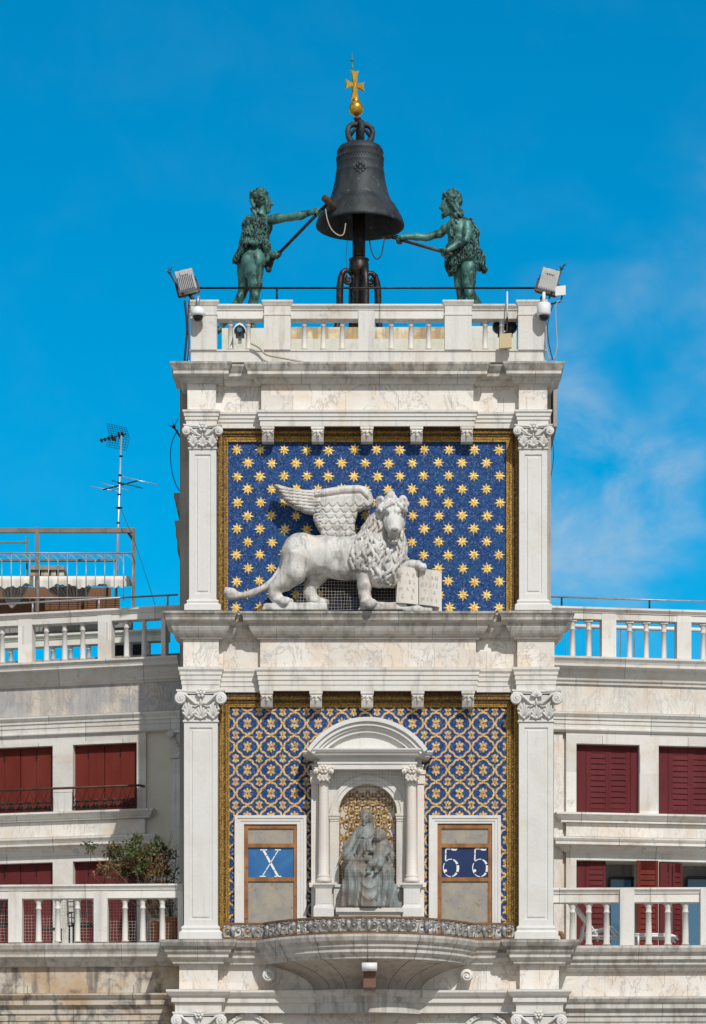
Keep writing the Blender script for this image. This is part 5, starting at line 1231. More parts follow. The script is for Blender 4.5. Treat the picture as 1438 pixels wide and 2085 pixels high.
B.mesh('body', 'statue_bronze', CH)
# ---------------------------------------------------------------- fittings on the tower top
def post_tube(name, mat, pts, r, parent, n=8):
    m_ = MB(); m_.smooth = True; m_.tube(pts, r, n); return m_.build(name, mat, parent)
SRL = thing('safety_rail', Q(749, 612, 0), 'thin dark iron safety rail above the marble balustrade of the tower', 'railing')
post_tube('rail', 'iron_dark', [Q(396,586.5,.0), Q(1102,586.5,.0)], .020, SRL)
for px in (564, 933): post_tube('post', 'iron_dark', [Q(px,612,.0), Q(px,586.5,.0)], .018, SRL)
def rotY(p, c, a): x, z = p[0]-c[0], p[2]-c[2]; return (c[0]+x*math.cos(a)-z*math.sin(a), p[1], c[2]+x*math.sin(a)+z*math.cos(a))
def floodlight(px, py, ang, lab, sg, Y0=-.05):
    c = Q(px, py, Y0); root = thing('floodlight', Q(px, 612, Y0), lab, 'floodlight')
    def rb(m_): m_.v = [rotY(v, c, ang) for v in m_.v]; return m_
    m_ = MB(); w, h = .155, .185
    m_.hexa([(c[0]-w,Y0-.10,c[2]-h),(c[0]+w,Y0-.10,c[2]-h),(c[0]+w*1.1,Y0+.12,c[2]-h*1.1),(c[0]-w*1.1,Y0+.12,c[2]-h*1.1),(c[0]-w,Y0-.10,c[2]+h),(c[0]+w,Y0-.10,c[2]+h),(c[0]+w*1.1,Y0+.12,c[2]+h*1.1),(c[0]-w*1.1,Y0+.12,c[2]+h*1.1)])
    o = rb(m_).build('housing', 'lamp_grey', root)
    m_ = MB()
    for k in range(9): x = c[0]-w*.82+k*w*.205; m_.box(x-.006, x+.006, Y0-.14, Y0-.1005, c[2]-h*.92, c[2]+h*.45)
    m_.box(c[0]-w*.5, c[0]+w*.5, Y0-.125, Y0-.1005, c[2]+h*.5, c[2]+h*.85); rb(m_).build('cooling_rib', 'lamp_grey', o)
    m_ = MB()
    for s_ in (-1, 1): m_.box(c[0]+s_*w*.55-.02, c[0]+s_*w*.55+.02, Y0-.02, Y0+.04, c[2]+h*1.101, c[2]+h*1.22)
    m_.box(c[0]+sg*w*1.101, c[0]+sg*w*1.2, Y0-.02, Y0+.06, c[2]-h*.1, c[2]+h*.35); rb(m_).build('clip', 'iron_dark', o)
    m_ = MB(); P_ = [(c[0]-w*1.22,Y0,c[2]),(c[0]-w*1.22,Y0,c[2]-h*1.3),(c[0]+w*1.22,Y0,c[2]-h*1.3),(c[0]+w*1.22,Y0,c[2])]
    for a, b in zip(P_[:-1], P_[1:]): m_.bar(a, b, .035, .02, (0,1,0))
    rb(m_).build('yoke', 'bell_rust', root)
    m_ = MB(); b = np.array(rotY((c[0],Y0,c[2]-h*1.3), c, ang)); m_.smooth = True; m_.tube([b, b+(sg*.06,0,-.07), (b[0]+sg*.07, Y0, Z(622,Y0))], .032, 8); m_.build('stand', 'iron_dark', root)
floodlight(379, 573.5, R(14), 'grey ribbed floodlight at the left corner of the tower balustrade', 1)
floodlight(1117.5, 572, R(-15), 'grey ribbed floodlight at the right corner of the tower balustrade', -1)
def spike_rod(pts, Y0, lab):
    P_ = [Q(a, b, Y0) for a, b in pts]; root = thing('lightning_rod', P_[-1], lab, 'rod'); post_tube('rod', 'bell_rust', P_, .018, root)
    m_ = MB(); m_.smooth = True; t = P_[0]; m_.ball(t, .035, 8, 6); d = norm(P_[0]-P_[1])
    for k in range(5): a = k*R(72); v = norm(d*.8+np.array((math.cos(a),.8*math.sin(a),.5*math.sin(a+1)))); m_.tube([t, t+v*(.12 if k else .2)], [.011,.003], 5)
    m_.build('spike', 'bronze_green', root)
spike_rod(((345,554),(360,582),(378,606)), -.08, 'spiked lightning rod leaning out beside the left floodlight')
spike_rod(((1144,546),(1134,576),(1118,608)), -.08, 'spiked lightning rod leaning out beside the right floodlight')
spike_rod(((354,869),(361,880),(369,893)), .9, 'small spiked lightning rod on the left side wall of the tower')
def dome_camera(px, y0, y1, y2, lab, arm, Y0=-.42, slim=False):
    root = thing('dome_camera', Q(px, y0, Y0), lab, 'camera'); c = Q(px, y0, Y0); s_ = (D+Y0)/F; H = (y1-y0)*s_; r = 14.5*s_
    m_ = MB(); m_.smooth = True
    m_.lathe([(0,0),(r*.5,-.01),(r*.95,-.3*H),(r*1.03,-.7*H),(r*1.03,-.93*H),(r*.8,-H)] if not slim else [(0,0),(r*.85,-.005),(r*.97,-.1*H),(r*.97,-.85*H),(r*.85,-H)], c, 22); m_.build('housing', 'camera_white', root)
    m_ = MB(); m_.smooth = True; m_.lathe([(r*.72,-H*.99),(r*.70,-H-.03),(r*.5,-H-.075),(.0,-H-.09)], c, 20); m_.build('lens_dome', 'black_plastic', root)
    post_tube('arm', 'camera_white' if slim else 'galvanised', [c+(0,0,-.01)]+[Q(a, b, yy) for a, b, yy in arm], .032, root)
dome_camera(403.5, 624, 644, 656, 'white dome camera hanging below the left floodlight', ((403.5,606,-.42),(405,606,-.2)))
dome_camera(1107.5, 617, 643, 652, 'white cylindrical dome camera hanging below the right floodlight', ((1107.5,598,-.42),(1108,597,-.24)), slim=True)
root = thing('box_camera', Q(488,700,-.3), 'small white hooded camera between two balusters of the tower', 'camera')
m_ = MB(); m_.pbox(479.5,497,661,680,-.30,-.02); m_.build('body', 'black_plastic', root)
m_ = MB(); m_.prism([(X(a,-.36),Z(b,-.36)) for a, b in ((476.5,668),(481,660),(488,657),(495,660),(499.5,668),(499.5,671),(496,665),(488,660.5),(480,665),(476.5,671))], -.36, -.02); m_.build('hood', 'camera_white', root)
m_ = MB(); m_.lathe([(0,0),(.05,0),(.05,-.02)], (X(488,-.3),-.301,Z(671,-.3)), 14, 'y'); m_.build('lens', 'door_glass', root)
m_ = MB(); m_.pbox(485,492,680.5,697,-.2,-.12); m_.build('mount', 'galvanised', root)
root = thing('antenna_cluster', Q(1025,700,-.3), 'white whip aerial with black drum and tan box behind the right balusters', 'antenna')
m_ = MB(); m_.smooth = True; m_.tube([Q(1033,646,-.30),Q(1033,594,-.30)], [.016,.012], 8); m_.build('whip', 'plastic_white', root)
m_ = MB(); m_.smooth = True
for px in (1016, 1040): c = Q(px,666,.12); m_.lathe([(0,-.10),(.09,-.09),(.115,-.03),(.115,.05),(.09,.12),(0,.12)], c, 20, 'y')
m_.smooth = False; m_.pbox(1014,1044,676,684,.1,.2); m_.build('drum', 'black_plastic', root)
m_ = MB(); m_.pbox(1017.5,1042,680,709,-.40,-.30); m_.v = [(x, y, z+(x-X(1017,-.4))*.08) for x, y, z in m_.v]; m_.build('cover_box', 'tan_box', root)
post_tube('mast', 'iron_dark', [Q(1033,646,-.29),Q(1031,712,-.29)], .016, root)
root = thing('panel_antenna', Q(1140,610,-.1), 'small square white panel antenna beside the right floodlight', 'antenna')
m_ = MB(); m_.pbox(1131,1152,583,602,-.14,-.09); m_.v = [(x, y, z+(x-X(1131,-.1))*.1) for x, y, z in m_.v]; m_.build('panel', 'plastic_white', root)
post_tube('arm', 'iron_dark', [Q(1145,603,-.1),Q(1141,614,-.1),Q(1122,619,-.1)], .016, root)
def cable(pts, Y0, r, mat, lab, ys=None):
    P_ = [Q(a, b, Y0 if ys is None else ys[i]) for i, (a, b) in enumerate(pts)]
    V = []
    for i in range(len(P_)-1):                     # Catmull-Rom
        p0, p1, p2, p3 = P_[max(i-1,0)], P_[i], P_[i+1], P_[min(i+2,len(P_)-1)]
        for t in np.linspace(0, 1, 7)[:-1]: V.append(.5*((2*p1)+(p2-p0)*t+(2*p0-5*p1+4*p2-p3)*t*t+(3*p1-p0-3*p2+p3)*t**3))
    V.append(P_[-1]); m_ = MB(); m_.smooth = True; m_.tube(V, r, 6); return tag(m_.build('cable', mat, None, P_[-1]), lab, 'cable')
cable(((376,612),(379,640),(381,670),(379,700),(376,734)), -.28, .022, 'cable_dark', 'thick dark cable down the left corner pier of the tower')
cable(((386,608),(383,650),(385,700),(382,735)), -.30, .014, 'bell_rust', 'thin rusty conduit beside the dark cable at the left corner pier')
cable(((511,699),(528,708),(543,722),(575,729),(617,737)), -.30, .018, 'cable_pale', 'pale hose hanging over the tower plinth below the hooded camera')
cable(((1112,652),(1113,680),(1112,700),(1119,734)), -.30, .012, 'cable_pale', 'pale cable hanging below the cylindrical dome camera')
cable(((1128,616),(1120,640),(1115,665),(1118,700),(1126,733)), -.26, .010, 'cable_dark', 'dark looping cable right of the right corner pier')
cable(((1142,612),(1132,622),(1133,670),(1135,700),(1130,727),(1122,731)), -.22, .010, 'cable_pale', 'outermost grey cable hanging from the panel antenna')
cable(((363,876),(353,893),(347.5,920),(350,958),(359,988),(371,1006)), .9, .009, 'cable_dark', 'thin black wire bowing out from the left side wall of the tower')
cable(((1121,878),(1126,905),(1127,935),(1121,975),(1117,984)), .55, .008, 'cable_dark', 'thin black wire at the right edge of the tower by the star mosaic')
cable(((663,425),(667,448),(676,468),(690,479),(700,476),(704,455)), 1.45, .011, 'cable_pale', 'pale cord looping from the left hammer to the bell mouth')
cable(((752,486),(757,512),(766,527),(776,520),(783,487)), 1.9, .013, 'cable_dark', 'black cord hanging in a loop right of the bell post')
cable(((708,488),(705,520),(707,560),(713,612),(714,660)), 1.8, .007, 'cable_dark', 'thin black wire hanging straight down left of the bell post')

# ---------------------------------------------------------------- bird nets
def net(label, quad, step, Y0, r, sag=0.0):
    (ax, ay), (bx, by), (cx, cy), (dx, dy) = quad; m_ = MB()
    P = lambda s, t: Q((ax*(1-s)+bx*s)*(1-t)+(dx*(1-s)+cx*s)*t, (ay*(1-s)+by*s)*(1-t)+(dy*(1-s)+cy*s)*t, Y0-sag*math.sin(math.pi*s)*math.sin(math.pi*t))
    nu, nv = int(abs(bx-ax)/step), int(abs(dy-ay)/step)
    for i in range(nu+1): m_.tube([P(i/nu, t)+(.006*math.sin(i*1.7+t*9),0,0) for t in np.linspace(0, 1, 7)], r, 3, cap=False)
    for j in range(nv+1): m_.tube([P(s, j/nv)+(0,0,.006*math.sin(j*1.3+s*11)) for s in np.linspace(0, 1, 9)], r, 3, cap=False)
    return tag(m_.build('bird_net', 'net_cord', None, Q(bx, by, Y0)), label, 'net')
net('fine mesh bird net stretched under the belly of the stone lion', ((600,1172),(808,1172),(808,1242),(600,1242)), 6.2, -.30, .0021, .02)
net('fine mesh bird net hung across the front of the arched shrine', ((650,1567),(848,1567),(846,1846),(652,1846)), 6.4, -.74, .0007, .30)
# ---------------------------------------------------------------- the two side palaces
class Pl:
    """a facade plane: pivot at photo column px0 and depth y0, turning away from the tower"""
    def __init__(s, px0, y0, slope, ref):
        a = math.atan(slope); s.o = np.array((X(px0,y0), y0)); s.d = np.array((math.cos(a), -math.sin(a))); s.n = np.array((s.d[1], -s.d[0])); s.ref = ref
    def t(s, px, off): k = (px-719)/F; return (s.n@s.o+off+s.n[1]*D)/(s.n[0]*k+s.n[1])
    def u(s, px, off=0.0): t = s.t(px, off); return float((np.array(((px-719)/F*t, t-D))-s.o)@s.d)
    def z(s, py, off=0.0, px=None): return ZC+(YH-py)/F*s.t(px if px is not None else s.ref, off)
    def w(s, u, off, z): p = s.o+s.d*u+s.n*off; return np.array((p[0], p[1], z))
    def box(s, m, u0, u1, o0, o1, z0, z1):
        m.hexa([s.w(u0,o1,z0), s.w(u1,o1,z0), s.w(u1,o0,z0), s.w(u0,o0,z0), s.w(u0,o1,z1), s.w(u1,o1,z1), s.w(u1,o0,z1), s.w(u0,o0,z1)])
    def pbox(s, m, px0, px1, py0, py1, o1, o0, ref=None): s.box(m, s.u(px0,o1), s.u(px1,o1), o0, o1, s.z(py1,o1,ref), s.z(py0,o1,ref))
    def mould(s, m, px0, px1, pts, back=-.1, ends=False):
        pr = [(o, s.z(py, o)) for o, py in pts]; pr = [(back, pr[0][1])]+pr+[(back, pr[-1][1])]
        a, b = s.w(s.u(px0), 0, 0), s.w(s.u(px1), 0, 0)
        path = [a[:2], b[:2]]
        if ends == 'L': path = [a[:2]-s.n*.3, a[:2], b[:2]]
        if ends == 'R': path = [a[:2], b[:2], b[:2]-s.n*.3]
        m.sweep(path, pr)
def P_part(fn, name, mat, parent): m_ = MB(); fn(m_); return m_.build(name, mat, parent)
def pl_baluster(pl, px, off, y0, y1, r, mat, parent):
    u = pl.u(px, off); p = pl.w(u, off, 0); m_ = MB(); baluster_mesh(m_, p[0], p[1], pl.z(y1, off, px), pl.z(y0, off, px), r); return m_.build('baluster', mat, parent)
def pl_copy(pl, b, pxa, pxb, off, parent):
    a, c = pl.w(pl.u(pxa,off),off,0), pl.w(pl.u(pxb,off),off,0); copy_thing(b, (c[0]-a[0], c[1]-a[1], 0), parent)

def plank_window(pl, px0, px1, py0, py1, mat, bld, lab, seams, rec=-.14):
    """stone reveal with closed plank shutters"""
    m_ = MB(); r0 = rec-.05
    for a, b in ((px0-.01,px0+.5),(px1-.5,px1+.01)): pl.box(m_, pl.u(a), pl.u(b), r0, -.002, pl.z(py1), pl.z(py0))
    w_ = m_.build('window', 'wing_stone', bld)
    n = 2; e = [px0+.5, (px0+px1)/2, px1-.5]
    for k in range(n):
        m_ = MB(); a, b = pl.u(e[k], rec)+.004, pl.u(e[k+1], rec)-.004; bw = (b-a)/seams
        for i in range(seams): pl.box(m_, a+bw*i+.003, a+bw*(i+1)-.003, rec-.04, rec+.006*(i % 2), pl.z(py1,rec), pl.z(py0,rec)+.02)
        o = m_.build('shutter', mat, w_)
    m_ = MB()
    for k in range(n):
        a, b = pl.u(e[k], rec), pl.u(e[k+1], rec); pl.box(m_, (a+b)/2-.008, (a+b)/2+.008, rec+.007, rec+.02, pl.z(py0+28,rec), pl.z(py0+12,rec))
    m_.build('latch', 'iron_black', w_); return w_

# ============ left palace
LP = Pl(345, 2.9, .25, 150); LB = Pl(372, .22, .055, 150)
LBD = thing('stone_palace', LP.w(LP.u(150), 0, 0), 'pale stone palace with plain dark red shutters left of the clock tower', 'building')
XL = -130
def wall_left(m_):
    top, mid0, mid1, bot = 1497, 1646, 1756, 2010
    for a, b in ((XL,-23),(108,148),(279,297)): LP.pbox(m_, a, b, 1497, 2010, 0, -.35)
    for a, b in ((-23,108),(148,279)):
        LP.pbox(m_, a, b, 1497, 1516.5, 0, -.35); LP.pbox(m_, a, b, 1652, 1754, 0, -.35)
P_part(wall_left, 'wall', 'wing_stone', LBD)
P_part(lambda m_: LP.pbox(m_, 297, 372, 1494, 2010, -.06, -.35), 'plaster_wall', 'plaster', LBD)
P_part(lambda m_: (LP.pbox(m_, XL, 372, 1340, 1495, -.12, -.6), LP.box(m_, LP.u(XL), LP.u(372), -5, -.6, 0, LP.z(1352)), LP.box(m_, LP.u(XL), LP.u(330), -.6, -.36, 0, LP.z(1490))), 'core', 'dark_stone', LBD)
def back_pil(m_):
    LP.pbox(m_, 351, 374, 1553, 2010, .05, -.1); LP.pbox(m_, 344, 374, 1494, 1500, .14, -.1); u0, u1 = LP.u(347), LP.u(374); LP.box(m_, u0, u1, -.1, .07, LP.z(1552.6), LP.z(1500.4))
    c = LP.w(LP.u(349,.1), .13, LP.z(1507)); m_.smooth = True
    m_.tube([(c[0]-.08*(1-.8*t)*math.cos(t*12), c[1], c[2]+.085*(1-.8*t)*math.sin(t*12)) for t in np.linspace(0, 1, 22)], .02, 6); m_.ball(c, .075, 10, 7)
    for k in range(5): c2 = LP.w(LP.u(354+k*3,.1), .08, LP.z(1516+k*7)); m_.ball(c2, (.05,.04,.06), 7, 5)
P_part(back_pil, 'pilaster', 'wing_stone', LBD)
P_part(lambda m_: LP.mould(m_, XL, 372, [(.36,1344),(.36,1348),(.32,1353),(.30,1358),(.30,1361),(.20,1367),(.18,1374),(.14,1380),(.10,1386),(.09,1390),(.05,1392),(.03,1396)]), 'cornice', 'wing_stone', LBD)
P_part(lambda m_: LP.mould(m_, XL, 372, [(0.01,1396.5),(0.01,1455)]), 'frieze', 'wing_frieze', LBD)
P_part(lambda m_: LP.mould(m_, XL, 372, [(.12,1455.5),(.12,1459),(.09,1464),(.07,1467),(.07,1471),(.05,1471.5),(.05,1480),(.035,1480.5),(.035,1489),(.06,1490),(.06,1493),(.02,1496.5)]), 'architrave', 'wing_stone', LBD)
for py0, py1, mt in ((1516.5,1652,'shutter_red'),(1754,1935,'shutter_wine')):
    for a, b in ((-23,108),(148,279)): plank_window(LP, a, b, py0, py1, mt, LBD, '', 2)
P_part(lambda m_: LP.mould(m_, XL, 297, [(.20,1651),(.20,1655),(.17,1659),(.13,1664),(.10,1666),(.10,1669),(.02,1671)], ends='R'), 'sill', 'wing_stone', LBD)
P_part(lambda m_: LP.mould(m_, XL, 296, [(.03,1671.5),(.03,1702)]), 'frieze', 'wing_frieze_pale', LBD)
P_part(lambda m_: LP.mould(m_, XL, 297, [(.26,1703),(.26,1707),(.23,1712),(.21,1716),(.21,1720),(.12,1725),(.08,1731),(.03,1737),(.02,1741)], ends='R'), 'ledge', 'wing_stone', LBD)
# balcony storey carried forward to the tower front
P_part(lambda m_: LB.mould(m_, XL, 374, [(.34,1920),(.34,1924),(.31,1932),(.27,1938),(.25,1943),(.25,1948),(.18,1953),(.17,1957),(.12,1960),(.10,1966),(.03,1969)], back=-3.4), 'balcony_floor', 'cornice_stone', LBD)
P_part(lambda m_: LB.mould(m_, XL, 374, [(.0,1969.5),(.0,2022)], back=-.5), 'frieze', 'grimy_stone', LBD)
P_part(lambda m_: LB.mould(m_, XL, 374, [(.26,2022.5),(.26,2026),(.22,2032),(.18,2037),(.18,2046),(.14,2047),(.10,2052),(.10,2064),(.07,2064.5),(.07,2078),(.05,2078.5),(.05,2110),(-.02,2111)], back=-.5), 'architrave', 'grimy_stone', LBD)
P_part(lambda m_: LB.box(m_, LB.u(XL), LB.u(374), -.6, -.05, 0, LB.z(2105)), 'lower_wall', 'grimy_stone', LBD)

def rail_profile(pl, y, o=0.0): return [(o+.06,y),(o+.06,y+4),(o+.035,y+8),(o+.02,y+10),(o+.02,y+11),(o,y+12),(o,y+25)]
# left balcony balustrade
t_ = thing('balustrade', LB.w(LB.u(150), 0, LB.z(1918)), 'white stone balustrade of the left balcony with the potted bush behind', 'balustrade')
P_part(lambda m_: LB.mould(m_, XL, 373, [(.08,1800.5),(.08,1804),(.05,1808),(.035,1811),(.035,1812.5),(.015,1813),(.015,1829)], back=-.22), 'handrail', 'wing_stone', t_)
for a, b in ((17,45),(191,219),(362,373)): P_part(lambda m_: LB.pbox(m_, a, b, 1813.4, 1918, .02, -.2), 'pier', 'marble', t_)
b0 = pl_baluster(LB, 79, -.09, 1829, 1918.5, .052, 'marble', t_)
for px in (-12, 118, 158, 255, 291, 331): pl_copy(LB, b0, 79, px, -.09, t_)
net('fine mesh bird net behind the balusters of the left balcony', ((-10,1832),(362,1828),(362,1915),(-10,1917)), 6.2, .62, .0020)

# iron rail across the upper windows
t_ = thing('window_railing', LP.w(LP.u(150), .1, LP.z(1650)), 'dark iron railing with crossed bars across the upper left windows', 'railing')
def ir(m_):
    z1, z0 = LP.z(1604,.16), LP.z(1649,.16); m_.smooth = True
    m_.tube([LP.w(LP.u(XL,.16), .16, z1), LP.w(LP.u(283,.16), .16, z1), LP.w(LP.u(289,.16), .02, z1)], .022, 8)
P_part(ir, 'handrail', 'bell_rust', t_)
def il(m_):
    for a, b in ((-23,108),(148,279)):
        za, zb, zm = LP.z(1607,.14), LP.z(1648,.14), LP.z(1633,.14); u0, u1 = LP.u(a+1,.14), LP.u(b-1,.14); n = 7; du = (u1-u0)/n
        for z in (zb, zm): m_.tube([LP.w(u0,.14,z), LP.w(u1,.14,z)], .010, 5)
        m_.tube([LP.w(u0,.14,za), LP.w(u0,.14,zb)], .012, 5); m_.tube([LP.w(u1,.14,za), LP.w(u1,.14,zb)], .012, 5)
        for k in range(n):
            m_.tube([LP.w(u0+du*k,.14,zm), LP.w(u0+du*(k+.5),.14,za), LP.w(u0+du*(k+1),.14,zm)], .007, 4)
            m_.tube([LP.w(u0+du*k,.14,zb), LP.w(u0+du*(k+.5),.14,zm), LP.w(u0+du*(k+1),.14,zb)], .009, 4)
            c = LP.w(u0+du*(k+.5),.14,(zm+zb)/2); m_.ball(c, (.035,.015,.045), 6, 5); m_.ball(LP.w(u0+du*(k+.5),.14,zm+.02), (.05,.012,.02), 6, 4); m_.ball(LP.w(u0+du*k,.14,zb+.05), .022, 6, 4)
P_part(il, 'lattice', 'iron_dark', t_)
P_part(lambda m_: LP.pbox(m_, 109, 147, 1612, 1652, .12, .003), 'stone_block', 'marble', t_)

# left roof balustrades, front and rear
def roof_bal(pl, lab, rng_, y, piers, bals, r, off, yb, parts_mat):
    t_ = thing('balustrade', pl.w(pl.u((rng_[0]+rng_[1])/2, off), off, pl.z(yb, off)), lab, 'balustrade')
    P_part(lambda m_: pl.mould(m_, rng_[0], rng_[1], [(off+.07,y),(off+.07,y+4),(off+.04,y+8),(off+.02,y+10),(off+.02,y+11.5),(off,y+12),(off,y+25)], back=off-.24), 'handrail', parts_mat, t_)
    for a, b in piers: P_part(lambda m_: pl.pbox(m_, a, b, y+12.4, yb, off+.01, off-.2), 'pier', parts_mat, t_)
    b0 = pl_baluster(pl, bals[0], off-.1, y+25, yb+2, r, 'marble', t_)
    for px in bals[1:]: pl_copy(pl, b0, bals[0], px, off-.1, t_)
    return t_
roof_bal(LP, 'white stone balustrade along the roof edge of the left palace', (XL,372), 1242.5, ((37,65),(199.5,227),(328,337)), (95,-24,5,132,169,258,294), .05, .06, 1345, 'wing_stone')
RQ = Pl(345, 5.6, .25, 150)
t_ = roof_bal(RQ, 'weathered rear balustrade glimpsed between the left roof balusters', (XL,340), 1288, (), (108,-60,-20,22,64,144,181,266,303), .05, 0, 1362, 'step_stone')
P_part(lambda m_: RQ.pbox(m_, XL, 262, 1268, 1282, -.6, -.9), 'beam', 'dark_stone', t_)
P_part(lambda m_: RQ.pbox(m_, 227, 290, 1300, 1362, -1.2, -1.3), 'dark_panel', 'room_dark', t_)

# handrail on the left roof balustrade
t_ = thing('handrail', LP.w(LP.u(180), 0, LP.z(1242)), 'thin grey pipe handrail above the left roof balustrade', 'railing')
zr = LP.z(1221, .0); P_part(lambda m_: setattr(m_, 'smooth', True) or m_.tube([LP.w(LP.u(XL),-.05,zr), LP.w(LP.u(361),-.05,zr)], .018, 8), 'rail', 'galvanised', t_)
for px in (-70, 65, 200, 340): P_part(lambda m_: setattr(m_, 'smooth', True) or m_.tube([LP.w(LP.u(px),-.05,LP.z(1243,0,150)), LP.w(LP.u(px),-.05,zr)], .018, 8), 'post', 'galvanised', t_)

# roof terrace: steel frame, arched fence, awning, curtains, wicker seats
YT = 6.4
t_ = thing('pergola', Q(140,1240,YT), 'rusty grey steel frame standing over the left roof terrace', 'pergola')
def pb(name, mat, a0, a1, b0, b1, y0, y1, par): m_ = MB(); m_.pbox(a0, a1, b0, b1, y0, y1); return m_.build(name, mat, par)
pb('beam', 'rusty_frame', -130, 275, 1075, 1084, YT, YT+.1, t_); pb('post', 'rusty_frame', 269, 275.5, 1084.4, 1245, YT, YT+.09, t_); pb('post', 'rusty_frame', 71.5, 79.5, 1073, 1245, YT-.012, YT-.002, t_); pb('post', 'rusty_frame', -90, -83, 1084.4, 1245, YT, YT+.09, t_)
m_ = MB(); m_.bar(Q(262,1086,YT+.05), Q(270,1098,YT+.05), .05, .05); m_.build('brace', 'iron_dark', t_)
pb('rear_post', 'rusty_frame', 53, 56.5, 1092, 1245, YT+2.6, YT+2.7, t_); pb('rear_beam', 'rusty_frame', -130, 52.8, 1102.5, 1105.5, YT+2.6, YT+2.65, t_); pb('rear_beam', 'rusty_frame', -130, 240, 1138, 1142, YT+2.45, YT+2.55, t_)
t_ = thing('terrace_fence', Q(140,1240,YT-.3), 'grey iron fence with arched hoops in front of the roof awning', 'fence')
YF2 = YT-.3
m_ = MB(); m_.smooth = True; m_.tube([Q(-130,1126,YF2),Q(271,1126.5,YF2)], .016, 6); m_.build('top_rail', 'galvanised', t_)
m_ = MB(); m_.smooth = True; m_.tube([Q(-130,1219,YF2),Q(271,1216,YF2)], .014, 6); m_.build('bottom_rail', 'galvanised', t_)
for i in range(21): m_ = MB(); px = 4+19.05*(i-6); m_.smooth = True; m_.tube([Q(px,1127,YF2) if i % 2 else Q(px,1137,YF2),Q(px,1223,YF2)], .011 if i % 2 else .008, 5); m_.build('bar', 'galvanised', t_)
m_ = MB(); m_.smooth = True
for i in range(-6, 14):
    px = 4+19.05*i; m_.tube([Q(px+19.05*math.cos(a), 1149-20*math.sin(a), YF2) for a in np.linspace(0, math.pi, 12)], .007, 4)
m_.build('hoop', 'galvanised', t_)
t_ = thing('awning', Q(130,1200,YT+.6), 'cream cloth awning with a wavy valance on the left roof terrace', 'awning')
m_ = MB(); m_.smooth = True; vs = []; n = 90; Y2 = YT+.5
for i in range(n+1):
    px = -130+394*i/n; wv = .04*math.sin(px*.21)+.03*math.sin(px*.43+1); lowy = 1194+3.2*math.sin(px*.085)+2*math.sin(px*.2)
    for py, yo in ((1174,.9),(1173,.0),(1175,-.06),(1184,-.05+wv*.4),(lowy,-.04+wv)): p = Q(px, py, Y2); vs.append((p[0], Y2+yo, p[2]+(.02*math.sin(px*.5) if py > 1190 else 0)))
m_.add(vs, [(5*i+k, 5*i+5+k, 5*i+6+k, 5*i+1+k) for i in range(n) for k in range(4)]); m_.build('valance', 'awning_cloth', t_)
for k, (px0, pxa, pxb, side) in enumerate(((57,0,58,1),(92,92,150,-1),(186,128,186,1))):
    c = thing('curtain', Q(px0,1236,Y2+.3), ('gathered pale curtain tied to the left under the awning', 'gathered pale curtain in the middle under the awning', 'gathered pale curtain tied to the right under the awning')[k], 'curtain', 'curtains under the awning'); m_ = MB(); m_.smooth = True; vs = []; n = 40
    for i in range(n+1):
        t = i/n
        for s in np.linspace(0, 1, 6):
            xt = pxa+(pxb-pxa)*t; xb = (24 if k == 0 else (158 if k > 0 else 0)); xb = xb+6*(t-.5); xx = xt+(xb-xt)*s**1.5
            p = Q(xx, 1194+(44 if k != 1 else 40)*s, Y2+.3); vs.append((p[0], p[1]+.05*math.sin(t*44), p[2]))
    m_.add(vs, [(6*i+j, 6*i+6+j, 6*i+7+j, 6*i+1+j) for i in range(n) for j in range(5)]); m_.build('cloth', 'drape', c)
t_ = thing('terrace_wall', Q(110,1240,YT+1.6), 'brown back wall of the shaded roof terrace under the awning', 'wall')
pb('panel', 'wicker', -130, 226, 1196, 1262, YT+1.6, YT+1.7, t_)
for k, (a, b, lab) in enumerate(((92,165,'dark wicker sofa on the roof terrace, nearer the middle curtain'),(172,244,'dark wicker sofa on the roof terrace at the right end'))):
    c = thing('wicker_sofa', Q((a+b)/2,1243,YT+.3), lab, 'sofa', 'wicker sofas on the terrace'); m_ = MB()
    for j in range(7): m_.pbox(a, b, 1217+j*3.6+k*2, 1219.4+j*3.6+k*2, YT+.3+.01*j, YT+.36+.01*j)
    m_.build('back', 'wicker', c); pb('seat', 'wicker', a-2, b+2, 1243, 1249, YT-.1, YT+.4, c)
t_ = thing('roof_block', Q(96,1172,YT+3), 'dark flat chimney block with pale bricks behind the awning', 'chimney')
pb('cap', 'dark_stone', 60, 131, 1152, 1160, YT+3, YT+3.6, t_)
for a, b in ((62,80),(84,100),(104,114),(120,130)): pb('brick', 'stained_block', a, b, 1160.4, 1172, YT+3.05, YT+3.4, t_)

# television aerial
YA = 7.2
t_ = thing('aerial_mast', Q(237,1240,YA), 'tall thin aluminium television aerial mast with grid reflector and dipoles', 'antenna')
post_tube('mast', 'aluminium', [Q(236.5,1235,YA),Q(240,1100,YA),Q(247,887,YA)], [.028,.026,.022], t_)
m_ = MB(); m_.smooth = True
for px, py in ((246.5,929),(244.5,968),(244,984),(243,1007),(242.5,1034),(241,1065)): m_.ball(Q(px,py,YA), (.04,.04,.025), 8, 5)
m_.ball(Q(242.5,1034,YA), (.085,.06,.018), 8, 5); m_.build('clamp', 'iron_dark', t_)
m_ = MB(); A_, B_, C_ = [np.array(v, float) for v in ((217,862),(258,871),(264.5,890))]
def gp(s, t):       # bent grid reflector
    top = np.array((217.5,862))+np.array((40,9))*s; mid = np.array((223,886))+np.array((41,5))*s; bot = np.array((217,909))+np.array((41,8))*s
    p = top+(mid-top)*t*2 if t < .5 else mid+(bot-mid)*(t*2-1); return Q(p[0], p[1], YA-.25+.5*s+(.25*(1-abs(2*t-1))))
for s in np.linspace(0, 1, 9): m_.tube([gp(s,0),gp(s,.5),gp(s,1)], .004, 4)
